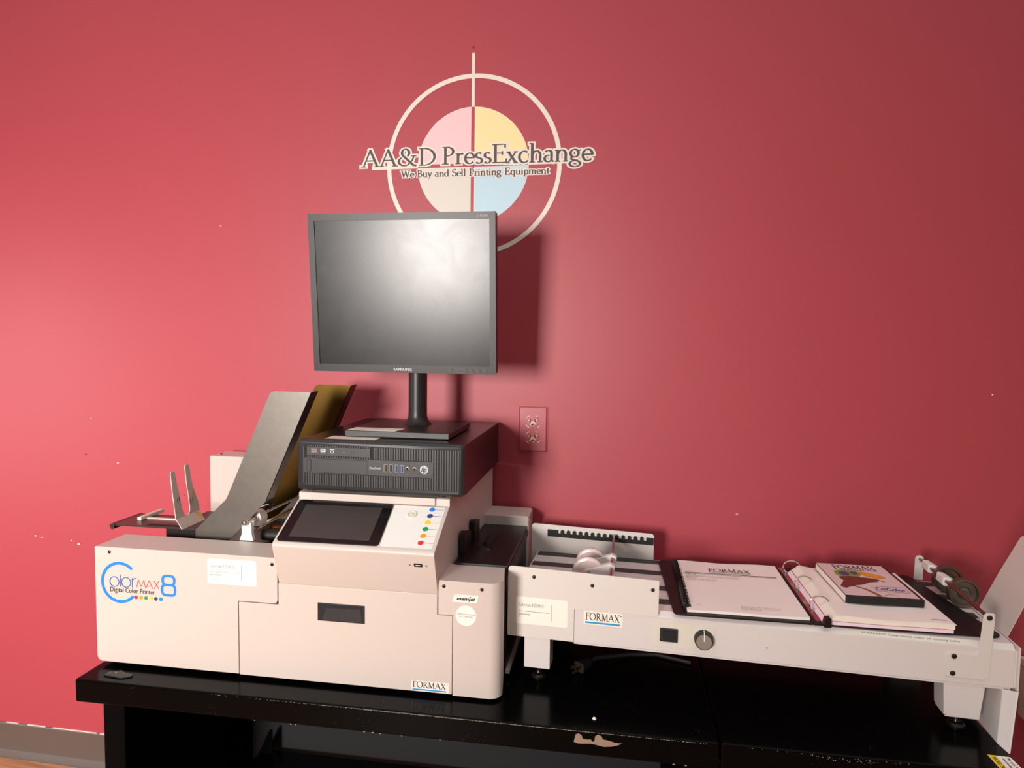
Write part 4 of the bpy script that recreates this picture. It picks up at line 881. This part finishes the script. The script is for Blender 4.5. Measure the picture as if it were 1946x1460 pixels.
mn = thing('manual', 'comb bound white manual lying on the left cover of the open binder', 'manual', (.376, -.26, ZB+.0034))
ZM = ZB+.0036
q = M(); nx, ny = 24, 10; g = []
for lay in (0, 1):
    G = []
    for j in range(ny+1):
        r_ = []
        for i in range(nx+1):
            u = i/nx; v = j/ny; x = .2705+.2130*u; y = -.402+.280*v
            lift = .0012*(1-math.cos(u*9))*(1-v)**2*.6+.0012*(1+math.sin(u*8+1))*v**3
            r_.append(q.b.verts.new((x, y, ZM+(lift*.3 if lay == 0 else .0042+lift))))
        G.append(r_)
    g.append(G)
for j in range(ny):
    for i in range(nx):
        q.b.faces.new((g[1][j][i], g[1][j][i+1], g[1][j+1][i+1], g[1][j+1][i])); q.b.faces.new((g[0][j][i], g[0][j+1][i], g[0][j+1][i+1], g[0][j][i+1]))
for i in range(nx):
    q.b.faces.new((g[0][0][i], g[0][0][i+1], g[1][0][i+1], g[1][0][i])); q.b.faces.new((g[0][ny][i+1], g[0][ny][i], g[1][ny][i], g[1][ny][i+1]))
for j in range(ny):
    q.b.faces.new((g[0][j+1][0], g[0][j][0], g[1][j][0], g[1][j+1][0])); q.b.faces.new((g[0][j][nx], g[0][j+1][nx], g[1][j+1][nx], g[1][j][nx]))
pgs = q.build('pages', 'paper', mn)
cb = M().tube([(.2695, -.390, ZM+.0040), (.2695, -.126, ZM+.0040)], .0048, 14)
for k in range(34):
    y = -.385+k*.0077; cb.tube([(.2700+.0055*math.cos(a), y, ZM+.0040+.0048*math.sin(a)) for a in (PI*.95, PI*.75, PI*.5, PI*.25, .05)]+[(.2790, y, ZM+.0048)], .0016, 6)
cb.build('comb_binding', 'vinylblack', mn)
pmn = Pl((0, 0, ZM+.0042), (1, 0, 0), (0, 1, 0))
serif_text(pmn, 'FORMAX', .335, -.1850, .0860, .0190, .0026, 'title_print', 'ink', pgs, .13, .05)
flat(pmn, [[(.335, -.1905), (.420, -.1905), (.420, -.1888), (.335, -.1888)]], .0026, 'title_rule', 'ink', pgs)
flat(pmn, [[(.285, -.2020), (.470, -.2020), (.470, -.1990), (.285, -.1990)]], .0026, 'page_rule', 'ink', pgs)
for t_, y, w_, m_ in (('CJ-10', -.2125, .021, 'ink'), ('ColorMax7 Conveyor Stacker', -.2240, .108, 'ink2'), ('CJ-15', -.2330, .021, 'ink'), ('7240 Wall Dryer', -.2445, .059, 'ink2')): sans_text(pmn, t_, .2850, y, w_, .0072, .0026, 'page_print', m_, pgs)
sans_text(pmn, 'Assembly & Operation', .3690, -.3790, .070, .0062, .0030, 'page_print', 'ink2', pgs); sans_text(pmn, 'First Edition', .3690, -.3880, .035, .0050, .0030, 'page_print', 'ink2', pgs)
sans_text(pmn, '02-15', .2905, -.3800, .007, .003, .0026, 'page_print', 'ink2', pgs)
# disc case
DM = Matrix.Translation((.5588, -.3521, 0)) @ Matrix.Rotation(.0145, 4, 'Z')
setframe(DM)
ZD = ZP+.0024
dc = thing('disc_case', 'black plastic disc case with a printed chameleon sleeve on the binder pages', 'disc case', (.0675, .095, ZD))
M().prism(rrect(0, .135, 0, .190, .003), 'z', ZD, ZD+.0138).build('case_shell', 'dvdblack', dc, bevel=.0015, seg=3)
pd = Pl((0, 0, ZD+.0138), (1, 0, 0), (0, 1, 0))
cvr = flat(pd, [[(.0005, .005), (.1285, .005), (.1285, .187), (.0005, .187)]], .0003, 'sleeve', 'dvdpaper', dc)
M().box(-.0006, .0004, .006, .186, ZD+.0015, ZD+.0125).build('spine_sleeve', 'label', dc)
serif_text(pd, 'FORMAX', .026, .1560, .082, .0230, .0006, 'sleeve_title', 'ink', cvr, .14, .055)
flat(pd, [[(.026, .1500), (.107, .1500), (.107, .1520), (.026, .1520)]], .0006, 'sleeve_rule', 'navy', cvr)
def blob(pts, m, h, nm='chameleon_print'): flat(pd, [rpoly(pts, .006, 4)], h, nm, m, cvr)
blob([(.018, .126), (.022, .142), (.040, .149), (.066, .146), (.072, .130), (.060, .112), (.034, .104), (.020, .112)], 'olive', .0006)
blob([(.026, .124), (.030, .138), (.044, .140), (.046, .122), (.036, .112)], 'purple', .0008); blob([(.048, .138), (.062, .140), (.064, .126), (.052, .122)], 'purple', .0008)
blob([(.062, .146), (.078, .142), (.100, .128), (.112, .116), (.104, .106), (.088, .108), (.072, .118)], 'amber', .0007)
blob([(.080, .134), (.098, .124), (.106, .114), (.090, .114), (.078, .122)], 'orange', .0009)
blob([(.018, .106), (.040, .112), (.066, .108), (.086, .104), (.092, .094), (.084, .086), (.068, .080), (.052, .066), (.038, .060), (.020, .048), (.012, .040), (.006, .052), (.016, .072), (.022, .084)], 'brown', .0007)
flat(pd, ribbon([(.030, .058), (.048, .040), (.058, .018), (.062, .006)], [.004, .006, .007, .008]), .0007, 'branch_print', 'branch', cvr)
flat(pd, ribbon([(.066, .100), (.090, .098), (.098, .086)], .002), .0008, 'branch_print', 'brown', cvr)
sans_text(pd, 'CmColor', .067, .0390, .053, .0160, .0006, 'sleeve_title', 'navy', cvr, bold=.02)
flat(pd, ribbon([(.0635, .0335), (.1235, .0335), (.1235, .0600), (.0635, .0600)], .0009, closed=True), .0006, 'title_frame', 'navy', cvr)
sans_text(pd, 'Color management software', .082, .0265, .036, .0030, .0006, 'sleeve_print', 'ink2', cvr)
flat(pd, ribbon(arc(.082, .006, .012, .012, 20, 160, 16), .0012), .0005, 'thumb_notch', 'branch', cvr)

# ================================================================== beige box at the right edge
setframe(Matrix.Identity(4))
bx = thing('beige_cabinet', 'beige metal cabinet mostly cut off at the right edge, beyond the bench end', 'cabinet', (1.16, -.16, 0))
M().box(1.036, 1.42, -.22, -.02, .41, .528).build('cabinet_body', 'beige', bx, bevel=.004, seg=2)
M().box(1.033, 1.42, -.225, -.02, .528, .546).build('cabinet_lid', 'cream', bx, bevel=.003, seg=2)
M().box(1.09, 1.40, -.20, -.04, 0, .41).build('cabinet_stand', 'deckblack', bx)
